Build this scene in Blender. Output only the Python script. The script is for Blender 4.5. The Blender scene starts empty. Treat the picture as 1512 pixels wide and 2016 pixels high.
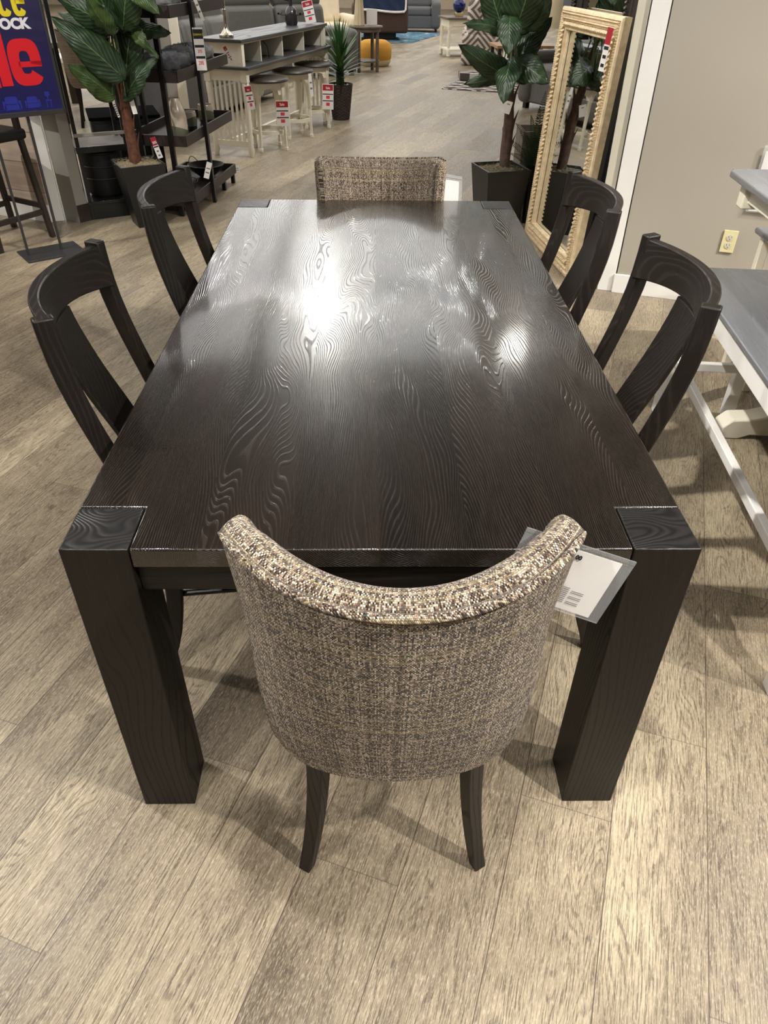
import bpy, bmesh, math, random
from mathutils import Vector, Matrix
from math import sin, cos, pi, radians as rad
random.seed(7)
sc = bpy.context.scene
COL = sc.collection
# ------------------------------------------------------------------ materials
def srgb(r, g, b):
    f = lambda c: (c/255/12.92) if c/255 <= .04045 else ((c/255+.055)/1.055)**2.4
    return (f(r), f(g), f(b), 1)
class NT:
    def __init__(s, name):
        s.m = bpy.data.materials.new(name); s.m.use_nodes = True
        s.t = s.m.node_tree; s.b = s.t.nodes['Principled BSDF']
    def n(s, ty, ins=None, out=0, **props):
        nd = s.t.nodes.new('ShaderNode'+ty)
        for k, v in props.items(): setattr(nd, k, v)
        for k, v in (ins or {}).items():
            if isinstance(v, bpy.types.NodeSocket): s.t.links.new(v, nd.inputs[k])
            else: nd.inputs[k].default_value = v
        return nd.outputs[out]
    def math(s, op, a, b=0.0, c=0.0): return s.n('Math', {0: a, 1: b, 2: c}, operation=op)
    def vm(s, op, a, b=(0, 0, 0)): return s.n('VectorMath', {0: a, 1: b}, operation=op)
    def set(s, **k):
        for kk, v in k.items():
            kk = {'col': 'Base Color', 'rough': 'Roughness', 'metal': 'Metallic', 'nrm': 'Normal', 'spec': 'Specular IOR Level',
                  'alpha': 'Alpha', 'trans': 'Transmission Weight', 'ior': 'IOR', 'coat': 'Coat Weight', 'coatr': 'Coat Roughness',
                  'sheen': 'Sheen Weight', 'em': 'Emission Color', 'ems': 'Emission Strength'}[kk]
            if isinstance(v, bpy.types.NodeSocket): s.t.links.new(v, s.b.inputs[kk])
            else: s.b.inputs[kk].default_value = v
        return s.m
    def ramp(s, fac, stops, interp='LINEAR'):
        nd = s.t.nodes.new('ShaderNodeValToRGB'); cr = nd.color_ramp; cr.interpolation = interp
        while len(cr.elements) < len(stops): cr.elements.new(.5)
        for e, (p, c) in zip(cr.elements, stops): e.position = p; e.color = c if len(c) == 4 else (*c, 1)
        s.t.links.new(fac, nd.inputs[0]); return nd.outputs[0]
    def noise(s, vec, scale=1.0, detail=2.0, rough=.5, dist=0.0, out=0):
        return s.n('TexNoise', {'Vector': vec, 'Scale': scale, 'Detail': detail, 'Roughness': rough, 'Distortion': dist}, out)
    def bump(s, h, strength=.3, dist=.002): return s.n('Bump', {'Height': h, 'Strength': strength, 'Distance': dist})
    def mix(s, f, a, b, bt='MIX'):
        nd = s.t.nodes.new('ShaderNodeMix'); nd.data_type = 'RGBA'; nd.blend_type = bt
        for k, v in ((0, f), (6, a), (7, b)):
            if isinstance(v, bpy.types.NodeSocket): s.t.links.new(v, nd.inputs[k])
            else: nd.inputs[k].default_value = v
        return nd.outputs[2]

def plain(name, col, rough=.5, metal=0, var=.06, scale=12, bump=0, **kw):
    m = NT(name); c = m.n('TexCoord', out=3)
    nz = m.noise(c, scale, 3)
    lo = tuple(x*(1-var) for x in col[:3])+(1,); hi = tuple(min(1, x*(1+var)) for x in col[:3])+(1,)
    m.set(col=m.ramp(nz, [(.3, lo), (.7, hi)]), rough=rough, metal=metal, **kw)
    if bump: m.set(nrm=m.bump(m.noise(c, scale*8, 2), bump, .002))
    return m.m

def floor_mat():
    m = NT('oak_planks'); P = m.n('NewGeometry')
    sx = m.t.nodes.new('ShaderNodeSeparateXYZ'); m.t.links.new(P, sx.inputs[0]); x, y = sx.outputs[0], sx.outputs[1]
    th = rad(70.2)
    nn = m.math('SUBTRACT', m.math('MULTIPLY', x, sin(th)), m.math('MULTIPLY', y, cos(th)))
    tt = m.math('ADD', m.math('MULTIPLY', x, cos(th)), m.math('MULTIPLY', y, sin(th)))
    W, L = .2045, 1.22
    r0 = m.math('DIVIDE', m.math('ADD', nn, .106), W); row = m.math('FLOOR', r0); v = m.math('FRACT', r0)
    J = {-5: -.102, -4: .62, -3: -.515, -2: -.026, -1: .45, 0: -.165, 1: .72, 2: .128, 3: .403, 4: -.2}
    stops = [(0, (.5,)*3)]+[((r+.02+8)/16, ((J[r]/L) % 1,)*3) for r in sorted(J)]
    cr = m.ramp(m.math('DIVIDE', m.math('ADD', row, 8.1), 16), stops, 'CONSTANT')
    wn = m.n('TexWhiteNoise', {'W': row}, noise_dimensions='1D')
    inn = m.math('MULTIPLY', m.math('GREATER_THAN', row, -5.5), m.math('LESS_THAN', row, 4.5))
    off = m.math('ADD', m.math('MULTIPLY', cr, inn), m.math('MULTIPLY', wn, m.math('SUBTRACT', 1, inn)))
    c0 = m.math('SUBTRACT', m.math('DIVIDE', tt, L), off); col = m.math('FLOOR', c0); u = m.math('FRACT', c0)
    idv = m.n('CombineXYZ', {0: row, 1: col, 2: 3.3}); rn = m.n('TexWhiteNoise', {'Vector': idv}, out=1)
    rs = m.t.nodes.new('ShaderNodeSeparateColor'); m.t.links.new(rn, rs.inputs[0]); ra, rb, rc = rs.outputs
    g0 = m.n('CombineXYZ', {0: m.math('ADD', m.math('MULTIPLY', tt, 2.0), m.math('MULTIPLY', ra, 37)), 1: m.math('MULTIPLY', nn, 11), 2: m.math('MULTIPLY', rb, 23)})
    big = m.noise(g0, 1.0, 2, .45, .3)
    rings = m.math('SINE', m.math('ADD', m.math('MULTIPLY', big, 150), m.math('MULTIPLY', nn, 520)))
    blot = m.noise(m.n('CombineXYZ', {0: m.math('MULTIPLY', tt, 2.2), 1: m.math('MULTIPLY', nn, 7), 2: m.math('MULTIPLY', rc, 31)}), 1.0, 4, .6)
    fib = m.noise(m.n('CombineXYZ', {0: m.math('MULTIPLY', tt, 16), 1: m.math('MULTIPLY', nn, 430), 2: m.math('MULTIPLY', rc, 9)}), 1.0, 3, .7)
    fib2 = m.noise(m.n('CombineXYZ', {0: m.math('MULTIPLY', tt, 90), 1: m.math('MULTIPLY', nn, 420), 2: rb}), 1.0, 2, .7)
    base = m.ramp(blot, [(.28, srgb(128, 115, 98)), (.5, srgb(162, 148, 126)), (.72, srgb(186, 172, 146))])
    tone = m.ramp(ra, [(0, (.66, .64, .62)), (.5, (.92, .905, .885)), (1, (1.12, 1.11, 1.08))])
    base = m.mix(1, base, tone, 'MULTIPLY')
    ringm = m.math('MULTIPLY', m.n('MapRange', {0: rings, 1: .3, 2: .9}), m.n('MapRange', {0: m.noise(g0, 2.3, 1), 1: .38, 2: .55, 3: .1, 4: .75}))
    dark = m.math('MINIMUM', 1, m.math('ADD', m.math('MULTIPLY', ringm, m.n('MapRange', {0: fib, 1: .3, 2: .55})), m.n('MapRange', {0: fib, 1: .46, 2: .64, 3: 0, 4: .95})))
    c1 = m.mix(m.math('MULTIPLY', dark, .8), base, srgb(76, 63, 52))
    c1 = m.mix(m.n('MapRange', {0: fib2, 1: .5, 2: .75, 3: 0, 4: .45}), c1, srgb(222, 208, 180))
    e1 = m.math('MULTIPLY', m.math('MINIMUM', v, m.math('SUBTRACT', 1, v)), W)
    e2 = m.math('MULTIPLY', m.math('MINIMUM', u, m.math('SUBTRACT', 1, u)), L)
    seam = m.math('MAXIMUM', m.math('LESS_THAN', e1, .0011), m.math('MULTIPLY', m.math('LESS_THAN', e2, .0012), .55))
    c1 = m.mix(m.math('MULTIPLY', seam, .8), c1, srgb(60, 49, 41))
    h = m.math('SUBTRACT', m.math('MULTIPLY', fib, .5), m.math('MULTIPLY', seam, 1.5))
    m.set(col=c1, rough=m.n('MapRange', {0: blot, 1: .3, 2: .7, 3: .34, 4: .5}), nrm=m.bump(h, .35, .0012), spec=.4)
    return m.m

def oak(name, axis='z', c_dark=(20, 16, 14), c_mid=(50, 40, 35), rough=.36, boards=0, ringk=120, bump=.25, lin=330, tonev=.26, coat=0, spec=.5):
    m = NT(name); co = m.n('TexCoord', out=3)
    sx = m.t.nodes.new('ShaderNodeSeparateXYZ'); m.t.links.new(co, sx.inputs[0])
    s = {'x': (2.4, 11, 11), 'y': (11, 2.4, 11), 'z': (11, 11, 2.4)}[axis]
    v = m.vm('MULTIPLY', co, s); tone = None
    across = m.math('ADD', sx.outputs[{'x': 1, 'y': 0, 'z': 0}[axis]], sx.outputs[{'x': 2, 'y': 2, 'z': 1}[axis]])
    lk = lin
    if boards:
        bid = m.math('FLOOR', m.math('DIVIDE', m.math('ADD', sx.outputs[0], 5.02), boards))
        wn = m.n('TexWhiteNoise', {'W': bid}, 1, noise_dimensions='1D'); v = m.vm('ADD', v, m.vm('MULTIPLY', wn, (40, 60, 50)))
        tone = m.n('TexWhiteNoise', {'W': bid}, 0, noise_dimensions='1D')
    big = m.noise(v, .62, 1.5, .45, .2)
    rings = m.math('SINE', m.math('ADD', m.math('MULTIPLY', big, ringk), m.math('MULTIPLY', across, lk)))
    s2 = {'x': (22, 460, 460), 'y': (460, 22, 460), 'z': (460, 460, 22)}[axis]
    fib = m.noise(m.vm('MULTIPLY', co, s2), 1, 2, .6)
    slow = m.noise(v, .35, 2)
    f = m.math('ADD', m.math('MULTIPLY', m.math('ADD', rings, 1), .035), m.math('ADD', m.math('MULTIPLY', fib, .36), m.math('MULTIPLY', slow, .5)))
    if tone is not None: f = m.math('ADD', f, m.math('MULTIPLY', m.math('SUBTRACT', tone, .5), tonev))
    col = m.ramp(f, [(.3, srgb(*c_dark)), (.78, srgb(*c_mid))])
    pores = m.math('MULTIPLY', m.n('MapRange', {0: rings, 1: .5, 2: .92, 3: 0, 4: 1}), m.n('MapRange', {0: fib, 1: .35, 2: .6, 3: .3, 4: 1}))
    m.set(col=col, rough=m.math('ADD', rough, m.math('MULTIPLY', pores, .2)), nrm=m.bump(pores, bump, .0008), spec=spec)
    if coat:
        m.set(coat=coat, coatr=.10)
        m.t.links.new(m.bump(pores, bump*.42, .0008), m.b.inputs['Coat Normal'])
    return m.m

def endgrain():
    m = NT('dark_oak_end_grain'); co = m.n('TexCoord', out=3)
    v = m.vm('MULTIPLY', co, (6, 10, 1)); d = m.n('TexNoise', {'Vector': v, 'Scale': .8, 'Detail': 1.0})
    ln = m.math('SINE', m.math('MULTIPLY', m.math('ADD', d, m.math('MULTIPLY', m.noise(co, 60, 2), .01)), 190))
    m.set(col=m.ramp(m.math('MULTIPLY', m.math('ADD', ln, 1), .5), [(0, srgb(10, 9, 9)), (1, srgb(30, 27, 26))]), rough=.42, nrm=m.bump(ln, .35, .0008))
    return m.m

def tweed(name='tweed_fabric', k=1.0, cols=((38, 26, 20), (106, 87, 73), (166, 146, 126), (236, 222, 200))):
    m = NT(name); uv = m.n('TexCoord', out=2)
    sx = m.t.nodes.new('ShaderNodeSeparateXYZ'); m.t.links.new(uv, sx.inputs[0])
    wob = m.math('MULTIPLY', m.math('SUBTRACT', m.noise(uv, 60, 2), .5), .0022)
    a = m.math('DIVIDE', m.math('ADD', sx.outputs[0], wob), .0024*k); b = m.math('DIVIDE', m.math('ADD', sx.outputs[1], wob), .0031*k)
    fa, fb = m.math('FLOOR', a), m.math('FLOOR', b)
    cell = m.n('TexWhiteNoise', {'Vector': m.n('CombineXYZ', {0: fa, 1: fb, 2: 0})}, 1)
    cs = m.t.nodes.new('ShaderNodeSeparateColor'); m.t.links.new(cell, cs.inputs[0])
    warp = m.n('TexWhiteNoise', {'W': fa}, noise_dimensions='1D'); weft = m.n('TexWhiteNoise', {'W': m.math('ADD', fb, 91.7)}, noise_dimensions='1D')
    par = m.math('PINGPONG', m.math('ADD', fa, fb), 1)
    f = m.math('ADD', m.math('MULTIPLY', cs.outputs[0], .50), m.math('ADD', m.math('MULTIPLY', warp, .20), m.math('ADD', m.math('MULTIPLY', weft, .08), m.math('MULTIPLY', par, .16))))
    c = m.ramp(f, [(.22, srgb(*cols[0])), (.42, srgb(*cols[1])), (.58, srgb(*cols[2])), (.82, srgb(*cols[3]))])
    c = m.mix(m.math('MULTIPLY', m.math('GREATER_THAN', weft, .82), .22), c, srgb(206, 184, 122))
    c = m.mix(m.math('MULTIPLY', m.math('GREATER_THAN', cs.outputs[1], .93), .5), c, srgb(84, 104, 104))
    h = m.math('ADD', m.math('MULTIPLY', m.math('ABSOLUTE', m.math('SINE', m.math('MULTIPLY', a, pi))), .6), m.math('MULTIPLY', m.math('ABSOLUTE', m.math('SINE', m.math('MULTIPLY', b, pi))), .6))
    sh = m.n('MapRange', {0: h, 1: .25, 2: 1.0, 3: .42, 4: 1.1})
    c = m.mix(1, c, m.n('CombineColor', {0: sh, 1: sh, 2: sh}), 'MULTIPLY')
    m.set(col=c, rough=.9, nrm=m.bump(m.math('ADD', h, m.math('MULTIPLY', cs.outputs[2], .5)), .8, .0016), sheen=.15, spec=.2)
    return m.m

M = {}
M['floor'] = floor_mat()
M['oak_top'] = oak('dark_oak_top', 'y', (9, 7, 6), (45, 36, 29), .27, boards=.152, ringk=290, bump=.9, lin=1180, coat=.9, spec=.4, tonev=.22)
M['oak_z'] = oak('dark_oak_upright', 'z', (12, 10, 8), (38, 31, 26), .44, ringk=80, bump=.12, spec=.32)
M['oak_x'] = oak('dark_oak_rail', 'x', (12, 10, 8), (38, 31, 26), .44, ringk=80, bump=.12, spec=.32)
M['oak_y'] = oak('dark_oak_side_rail', 'y', (12, 10, 8), (38, 31, 26), .44, ringk=80, bump=.12, spec=.32)
M['oak_end'] = endgrain()
M['tweed'] = tweed()
M['tweed_fine'] = tweed('tan_weave_fabric', 1.0, ((96, 82, 68), (120, 104, 86), (140, 122, 102), (156, 138, 116)))
M['black'] = plain('black_lacquer', srgb(14, 14, 15), .35)
M['blackm'] = plain('black_matte', srgb(16, 16, 17), .6)
M['no_sheen'] = plain('black_no_sheen', srgb(14, 14, 15), 1, spec=.02)  # almost no specular, so the added box top stays dark
M['espresso'] = plain('espresso_wood', srgb(44, 35, 32), .45, var=.15, scale=20)
M['charcoal_metal'] = plain('charcoal_powder_coat', srgb(44, 44, 46), .5)
M['white'] = plain('antique_white_paint', srgb(236, 229, 210), .45, var=.03)
M['white_clean'] = plain('white_paint', srgb(240, 237, 232), .4, var=.02)
M['cream'] = plain('cream_paint', srgb(206, 200, 182), .5, var=.02)
M['taupe'] = plain('taupe_wall_paint', srgb(170, 162, 149), .75, var=.015, scale=3)
M['taupe_d'] = plain('dusty_taupe', srgb(112, 104, 96), .7)
M['greige'] = plain('greige_wall_paint', srgb(150, 146, 138), .75, var=.02, scale=3)
M['graytop'] = oak('weathered_gray_top', 'y', (98, 100, 104), (132, 133, 137), .24, ringk=20, bump=.03, lin=50)
M['graytop_x'] = oak('weathered_gray_counter', 'x', (50, 51, 53), (84, 84, 85), .33, ringk=20, bump=.03, lin=50)
M['stooltop'] = oak('dark_stool_top', 'x', (40, 35, 32), (76, 66, 58), .38, ringk=60, bump=.1)
M['gray_leather'] = plain('gray_leather', srgb(98, 96, 92), .42, bump=.15, scale=30)
M['gray_fabric'] = plain('gray_upholstery', srgb(92, 91, 93), .85, bump=.2, scale=40)
M['cream_leather'] = plain('cream_leather', srgb(222, 207, 178), .45)
M['brown_fabric'] = plain('brown_microfibre', srgb(66, 47, 39), .8, var=.12)
M['navy_throw'] = plain('navy_fleece', srgb(30, 44, 72), .95, var=.2, scale=30)
M['white_fleece'] = plain('white_sherpa', srgb(225, 220, 215), .95)
M['brass'] = plain('brushed_brass', srgb(214, 200, 160), .2, 1)
M['silver'] = plain('satin_nickel', srgb(190, 182, 165), .22, 1)
M['paper'] = plain('white_paper', srgb(238, 234, 230), .6, var=.01)
M['red_print'] = plain('red_print', srgb(168, 30, 42), .6)
M['dark_print'] = plain('dark_print', srgb(60, 40, 42), .6)
M['black_print'] = plain('black_print', srgb(28, 28, 30), .6)
M['grey_print'] = plain('grey_print', srgb(120, 116, 116), .6)
M['yellow_print'] = plain('yellow_print', srgb(222, 200, 42), .5)
M['pink_print'] = plain('pink_red_print', srgb(226, 60, 84), .6)
M['yellow_pouf'] = plain('mustard_knit', srgb(206, 150, 58), .95, bump=.5, scale=60)
M['terracotta'] = plain('ivory_ceramic', srgb(205, 190, 172), .2)
M['green_glaze'] = plain('sage_glaze', srgb(120, 118, 98), .3)
M['charc_glaze'] = plain('charcoal_glaze', srgb(50, 50, 50), .35)
M['gray_plush'] = plain('gray_plush', srgb(158, 157, 158), .98, var=.22, scale=18, bump=.5)
M['gray_plush_d'] = plain('slate_plush', srgb(120, 121, 126), .98, var=.25, scale=18, bump=.5)
M['iron'] = plain('dark_iron', srgb(40, 38, 36), .4, .6)
M['trunk'] = plain('fibrous_bark', srgb(92, 56, 38), .85, var=.35, scale=40, bump=.7)
M['trunk_d'] = plain('dark_fibrous_bark', srgb(78, 58, 50), .85, var=.35, scale=40, bump=.7)
M['petiole'] = plain('petiole', srgb(92, 104, 62), .5)
M['moss'] = plain('tan_moss', srgb(150, 136, 108), .95, var=.35, scale=90, bump=1)
M['moss_d'] = plain('olive_moss', srgb(96, 88, 66), .95, var=.4, scale=90, bump=1)
M['wicker'] = plain('woven_brown', srgb(58, 46, 42), .7, var=.4, scale=80, bump=1)
M['outlet'] = plain('almond_plastic', srgb(226, 216, 168), .35, var=.01)
M['wood_tan'] = plain('tan_wood', srgb(168, 132, 94), .5, var=.15)
M['weathered'] = plain('weathered_wood', srgb(104, 92, 80), .6, var=.2, scale=20)
M['ceil_dark'] = plain('dark_ceiling_paint', srgb(26, 25, 24), .9)
M['ceil_white'] = plain('white_ceiling_tile', srgb(225, 223, 218), .9, var=.02)
M['lampshade'] = plain('linen_shade', srgb(214, 196, 160), .8)
M['blue_glass'] = plain('cobalt_glass', srgb(22, 34, 90), .06)
M['smoke_vase'] = plain('dark_mercury_glass', srgb(58, 55, 58), .15, .4)
M['sand'] = plain('beige_wall', srgb(190, 176, 152), .8)
def shader_leaf(name, lo, hi, under):
    m = NT(name); uv = m.n('TexCoord', out=2); sx = m.t.nodes.new('ShaderNodeSeparateXYZ'); m.t.links.new(uv, sx.inputs[0])
    u, v = sx.outputs[0], sx.outputs[1]
    au = m.math('ABSOLUTE', m.math('SUBTRACT', u, .5))
    vein = m.math('SINE', m.math('MULTIPLY', m.math('SUBTRACT', v, m.math('MULTIPLY', au, .9)), 62))
    vm_ = m.math('GREATER_THAN', vein, .93); mid = m.math('LESS_THAN', au, .012)
    vv = m.math('MAXIMUM', m.math('MULTIPLY', vm_, .35), mid)
    nz = m.noise(m.n('TexCoord', out=3), 14, 3)
    c = m.mix(vv, m.ramp(nz, [(.3, srgb(*lo)), (.7, srgb(*hi))]), srgb(96, 118, 70))
    bf = m.n('NewGeometry', out=6)
    c = m.mix(bf, c, srgb(*under))
    m.set(col=c, rough=.42, nrm=m.bump(m.math('ADD', vein, m.math('MULTIPLY', nz, .5)), .25, .003), spec=.4); return m.m
M['leaf'] = shader_leaf('glossy_leaf', (20, 38, 24), (40, 62, 35), (66, 80, 48))
M['leaf_b'] = shader_leaf('lighter_leaf', (34, 56, 27), (66, 86, 42), (112, 122, 76))
M['yucca'] = plain('yucca_leaf', srgb(40, 74, 38), .45, var=.5, scale=6)
M['yucca_b'] = plain('yucca_leaf_pale', srgb(84, 116, 62), .45, var=.3, scale=6)
M['fern'] = plain('fern_leaf', srgb(60, 84, 46), .6, var=.3)
def mirror_mat():
    m = NT('mirror_silvering'); m.set(col=(.86, .88, .87, 1), metal=1, rough=.012); return m.m
M['mirror'] = mirror_mat()
def glassy(name, col=(1, 1, 1, 1), rough=.03, alpha=.16):
    m = NT(name); m.set(col=col, rough=rough, alpha=alpha, spec=.8); return m.m
M['vinyl'] = glassy('clear_vinyl', (.92, .93, .95, 1), .06, .13)
M['acrylic'] = glassy('clear_acrylic', (.95, .96, .98, 1), .03, .22)
def planks_h(name, lo, hi, period, gap, rough=.5):
    m = NT(name); P = m.n('NewGeometry'); sx = m.t.nodes.new('ShaderNodeSeparateXYZ'); m.t.links.new(P, sx.inputs[0])
    z = m.math('DIVIDE', sx.outputs[2], period); fr = m.math('FRACT', z); idn = m.n('TexWhiteNoise', {'W': m.math('FLOOR', z)}, noise_dimensions='1D')
    nz = m.noise(m.vm('MULTIPLY', P, (3, 3, 50)), 1, 4)
    c = m.ramp(m.math('ADD', m.math('MULTIPLY', nz, .7), m.math('MULTIPLY', idn, .3)), [(.3, srgb(*lo)), (.75, srgb(*hi))])
    g = m.math('LESS_THAN', fr, gap)
    c = m.mix(m.math('MULTIPLY', g, .7), c, srgb(*[int(k*.45) for k in lo]))
    m.set(col=c, rough=rough, nrm=m.bump(g, -.6, .004)); return m.m
M['shiplap_navy'] = planks_h('navy_shiplap', (72, 79, 88), (86, 94, 103), .135, .05)
M['plank_wall'] = planks_h('pale_wood_planks', (168, 148, 132), (204, 186, 168), .19, .03)
def frame_mat():
    m = NT('champagne_carved_wood'); co = m.n('TexCoord', out=3)
    nz = m.noise(co, 30, 3)
    m.set(col=m.ramp(nz, [(.3, srgb(200, 178, 142)), (.7, srgb(228, 208, 172))]), rough=.6, metal=0, nrm=m.bump(m.noise(co, 160, 2), .3, .002)); return m.m
M['champagne'] = frame_mat()
M['bronze_frame'] = plain('dark_bronze_carved', srgb(52, 46, 42), .4, .3, bump=.5)
def geo_fabric(name, a, b, k):
    m = NT(name); co = m.n('TexCoord', out=3); sx = m.t.nodes.new('ShaderNodeSeparateXYZ'); m.t.links.new(co, sx.inputs[0])
    h = m.math('ADD', sx.outputs[0], m.math('MULTIPLY', sx.outputs[1], .5))
    px = m.math('PINGPONG', h, k); pz = m.math('PINGPONG', sx.outputs[2], k)
    s = m.math('FRACT', m.math('DIVIDE', m.math('ADD', px, pz), k*.36))
    m.set(col=m.mix(m.math('GREATER_THAN', s, .5), srgb(*a), srgb(*b)), rough=.85); return m.m
M['chevron'] = geo_fabric('diamond_print_fabric', (108, 96, 88), (214, 204, 192), .27)
def rug_mat(name, a, b, sx_, sy_, th_):
    m = NT(name); co = m.n('TexCoord', out=3); s = m.t.nodes.new('ShaderNodeSeparateXYZ'); m.t.links.new(co, s.inputs[0])
    p = m.math('ABSOLUTE', m.math('SUBTRACT', m.math('FRACT', m.math('DIVIDE', s.outputs[0], sx_)), .5))
    q = m.math('ABSOLUTE', m.math('SUBTRACT', m.math('FRACT', m.math('DIVIDE', s.outputs[1], sy_)), .5))
    g = m.math('GREATER_THAN', m.math('ABSOLUTE', m.math('SUBTRACT', m.math('ADD', p, q), .5)), th_)
    m.set(col=m.mix(g, srgb(*b), srgb(*a)), rough=.95); return m.m
M['rug_diamond'] = rug_mat('trellis_rug', (92, 82, 78), (222, 214, 206), .42, .26, .085)
def rug_blue():
    m = NT('blue_medallion_rug'); co = m.n('TexCoord', out=3); nz = m.noise(co, 4, 4, .6)
    m.set(col=m.ramp(nz, [(.35, srgb(64, 100, 122)), (.5, srgb(96, 134, 152)), (.62, srgb(196, 200, 196)), (.7, srgb(52, 100, 130))], 'CONSTANT'), rough=.95); return m.m
M['rug_blue'] = rug_blue()
def poster():
    m = NT('poster_navy'); co = m.n('TexCoord', out=3); s = m.t.nodes.new('ShaderNodeSeparateXYZ'); m.t.links.new(co, s.inputs[0])
    c = m.ramp(m.n('MapRange', {0: s.outputs[2], 1: .75, 2: 1.5}), [(0, srgb(30, 32, 110)), (.12, srgb(28, 26, 84)), (.6, srgb(38, 34, 74)), (1, srgb(60, 58, 84))])
    m.set(col=c, rough=.3, coat=.3); return m.m
M['poster'] = poster()
M['poster_sil'] = plain('poster_blue_print', srgb(40, 46, 140), .35)
M['poster_sil2'] = plain('poster_blue_line', srgb(26, 28, 96), .35)
M['red'] = plain('signal_red', srgb(214, 30, 42), .35, var=.02)
M['yellow'] = plain('signal_yellow', srgb(226, 206, 46), .35, var=.02)
M['wht_print'] = plain('white_print', srgb(232, 230, 236), .35, var=.01)
def emis(name, col, st):
    m = NT(name); m.set(col=(0, 0, 0, 1), em=col, ems=st); return m.m
M['panel'] = emis('added_panel_glow', (1, .985, .95, 1), 1.9)  # glow of the added ceiling panels
M['orange_wall'] = plain('coral_wall', srgb(206, 108, 72), .8)
M['cyan_screen'] = emis('screen_glow', (.45, .75, .85, 1), 1.2)
# ------------------------------------------------------------------ geometry helpers
class MB:
    def __init__(s): s.bm = bmesh.new(); s.uv = s.bm.loops.layers.uv.new('UVMap'); s.T = Matrix.Identity(4); s.mi = 0
    def v(s, p): return s.bm.verts.new(s.T @ Vector(p))
    def f(s, vs, uvs=None):
        try: fc = s.bm.faces.new(vs)
        except ValueError: return None
        fc.material_index = s.mi; fc.smooth = True
        if uvs:
            for l, u in zip(fc.loops, uvs): l[s.uv].uv = u
        return fc
    def box(s, c, d, rz=0, taper=None, rx=0, ry=0):
        R = Matrix.Translation(c) @ Matrix.Rotation(rz, 4, 'Z') @ Matrix.Rotation(ry, 4, 'Y') @ Matrix.Rotation(rx, 4, 'X')
        t = taper or (1, 1); vs = []
        for z in (-1, 1):
            k = t if z < 0 else (1, 1)
            for x, y in ((-1, -1), (1, -1), (1, 1), (-1, 1)): vs.append(s.v(R @ Vector((x*d[0]/2*k[0], y*d[1]/2*k[1], z*d[2]/2))))
        for q in ((3, 2, 1, 0), (4, 5, 6, 7), (0, 1, 5, 4), (1, 2, 6, 5), (2, 3, 7, 6), (3, 0, 4, 7)): s.f([vs[i] for i in q])
        return s
    def prism(s, pts, z0, z1):
        a = [s.v((x, y, z0)) for x, y in pts]; b = [s.v((x, y, z1)) for x, y in pts]; n = len(pts)
        s.f(a[::-1]); s.f(b)
        for i in range(n): s.f([a[i], a[(i+1) % n], b[(i+1) % n], b[i]])
        return s
    def loft(s, rings, caps=True, closed=True):
        vr = [[s.v(p) for p in r] for r in rings]; n = len(rings[0])
        for i in range(len(vr)-1):
            for j in range(n if closed else n-1): s.f([vr[i][j], vr[i][(j+1) % n], vr[i+1][(j+1) % n], vr[i+1][j]])
        if caps: s.f(vr[0][::-1]); s.f(vr[-1])
        return s
    def lathe(s, prof, n=24, c=(0, 0, 0), caps=True):
        return s.loft([[(c[0]+r*cos(2*pi*i/n), c[1]+r*sin(2*pi*i/n), c[2]+z) for i in range(n)] for r, z in prof], caps)
    def tube(s, pts, r, n=8):
        pts = [Vector(p) for p in pts]; rr = r if isinstance(r, (list, tuple)) else [r]*len(pts); rings = []
        d0 = (pts[1]-pts[0]).normalized(); up = Vector((0, 0, 1)) if abs(d0.z) < .9 else Vector((1, 0, 0)); x = d0.cross(up).normalized()
        for i, p in enumerate(pts):
            d = (pts[min(i+1, len(pts)-1)]-pts[max(i-1, 0)]).normalized()
            x = (x-d*x.dot(d)).normalized(); y = d.cross(x)
            rings.append([p+(x*cos(2*pi*k/n)+y*sin(2*pi*k/n))*rr[i] for k in range(n)])
        return s.loft(rings)
    def sweep(s, path, w, h, frame=None):
        # rectangular section: path items (pos, axisA, axisB)
        return s.loft([[p-a*w/2-b*h/2, p+a*w/2-b*h/2, p+a*w/2+b*h/2, p-a*w/2+b*h/2] for p, a, b in path])
    def sphere(s, c, r, n=16, sz=1.0):
        prof = [(r*sin(pi*i/n)+1e-5, -r*cos(pi*i/n)*sz) for i in range(n+1)]; return s.lathe(prof, n*2, c)
    def quad(s, pts): s.f([s.v(p) for p in pts], [(0, 0), (1, 0), (1, 1), (0, 1)]); return s
    def build(s, name, mats, parent=None, bevel=0, seg=2, smooth=35, sub=0, solid=0, recalc=True):
        if recalc: bmesh.ops.recalc_face_normals(s.bm, faces=s.bm.faces)
        me = bpy.data.meshes.new(name); s.bm.to_mesh(me); s.bm.free()
        for m in (mats if isinstance(mats, (list, tuple)) else [mats]): me.materials.append(m)
        me.set_sharp_from_angle(angle=rad(smooth))
        o = bpy.data.objects.new(name, me); COL.objects.link(o)
        if parent: o.parent = parent
        if solid:
            md = o.modifiers.new('Solidify', 'SOLIDIFY'); md.thickness = solid
        if bevel:
            md = o.modifiers.new('Bevel', 'BEVEL'); md.width = bevel; md.segments = seg; md.limit_method = 'ANGLE'; md.angle_limit = rad(40); md.harden_normals = False
        if sub:
            md = o.modifiers.new('Sub', 'SUBSURF'); md.levels = sub; md.render_levels = sub
        return o
def box(name, c, d, mat, parent=None, bevel=0, **k):
    return MB().box(c, d, **{a: b for a, b in k.items() if a in ('rz', 'taper', 'rx', 'ry')}).build(name, mat, parent, bevel, **{a: b for a, b in k.items() if a in ('seg', 'sub')})
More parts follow.
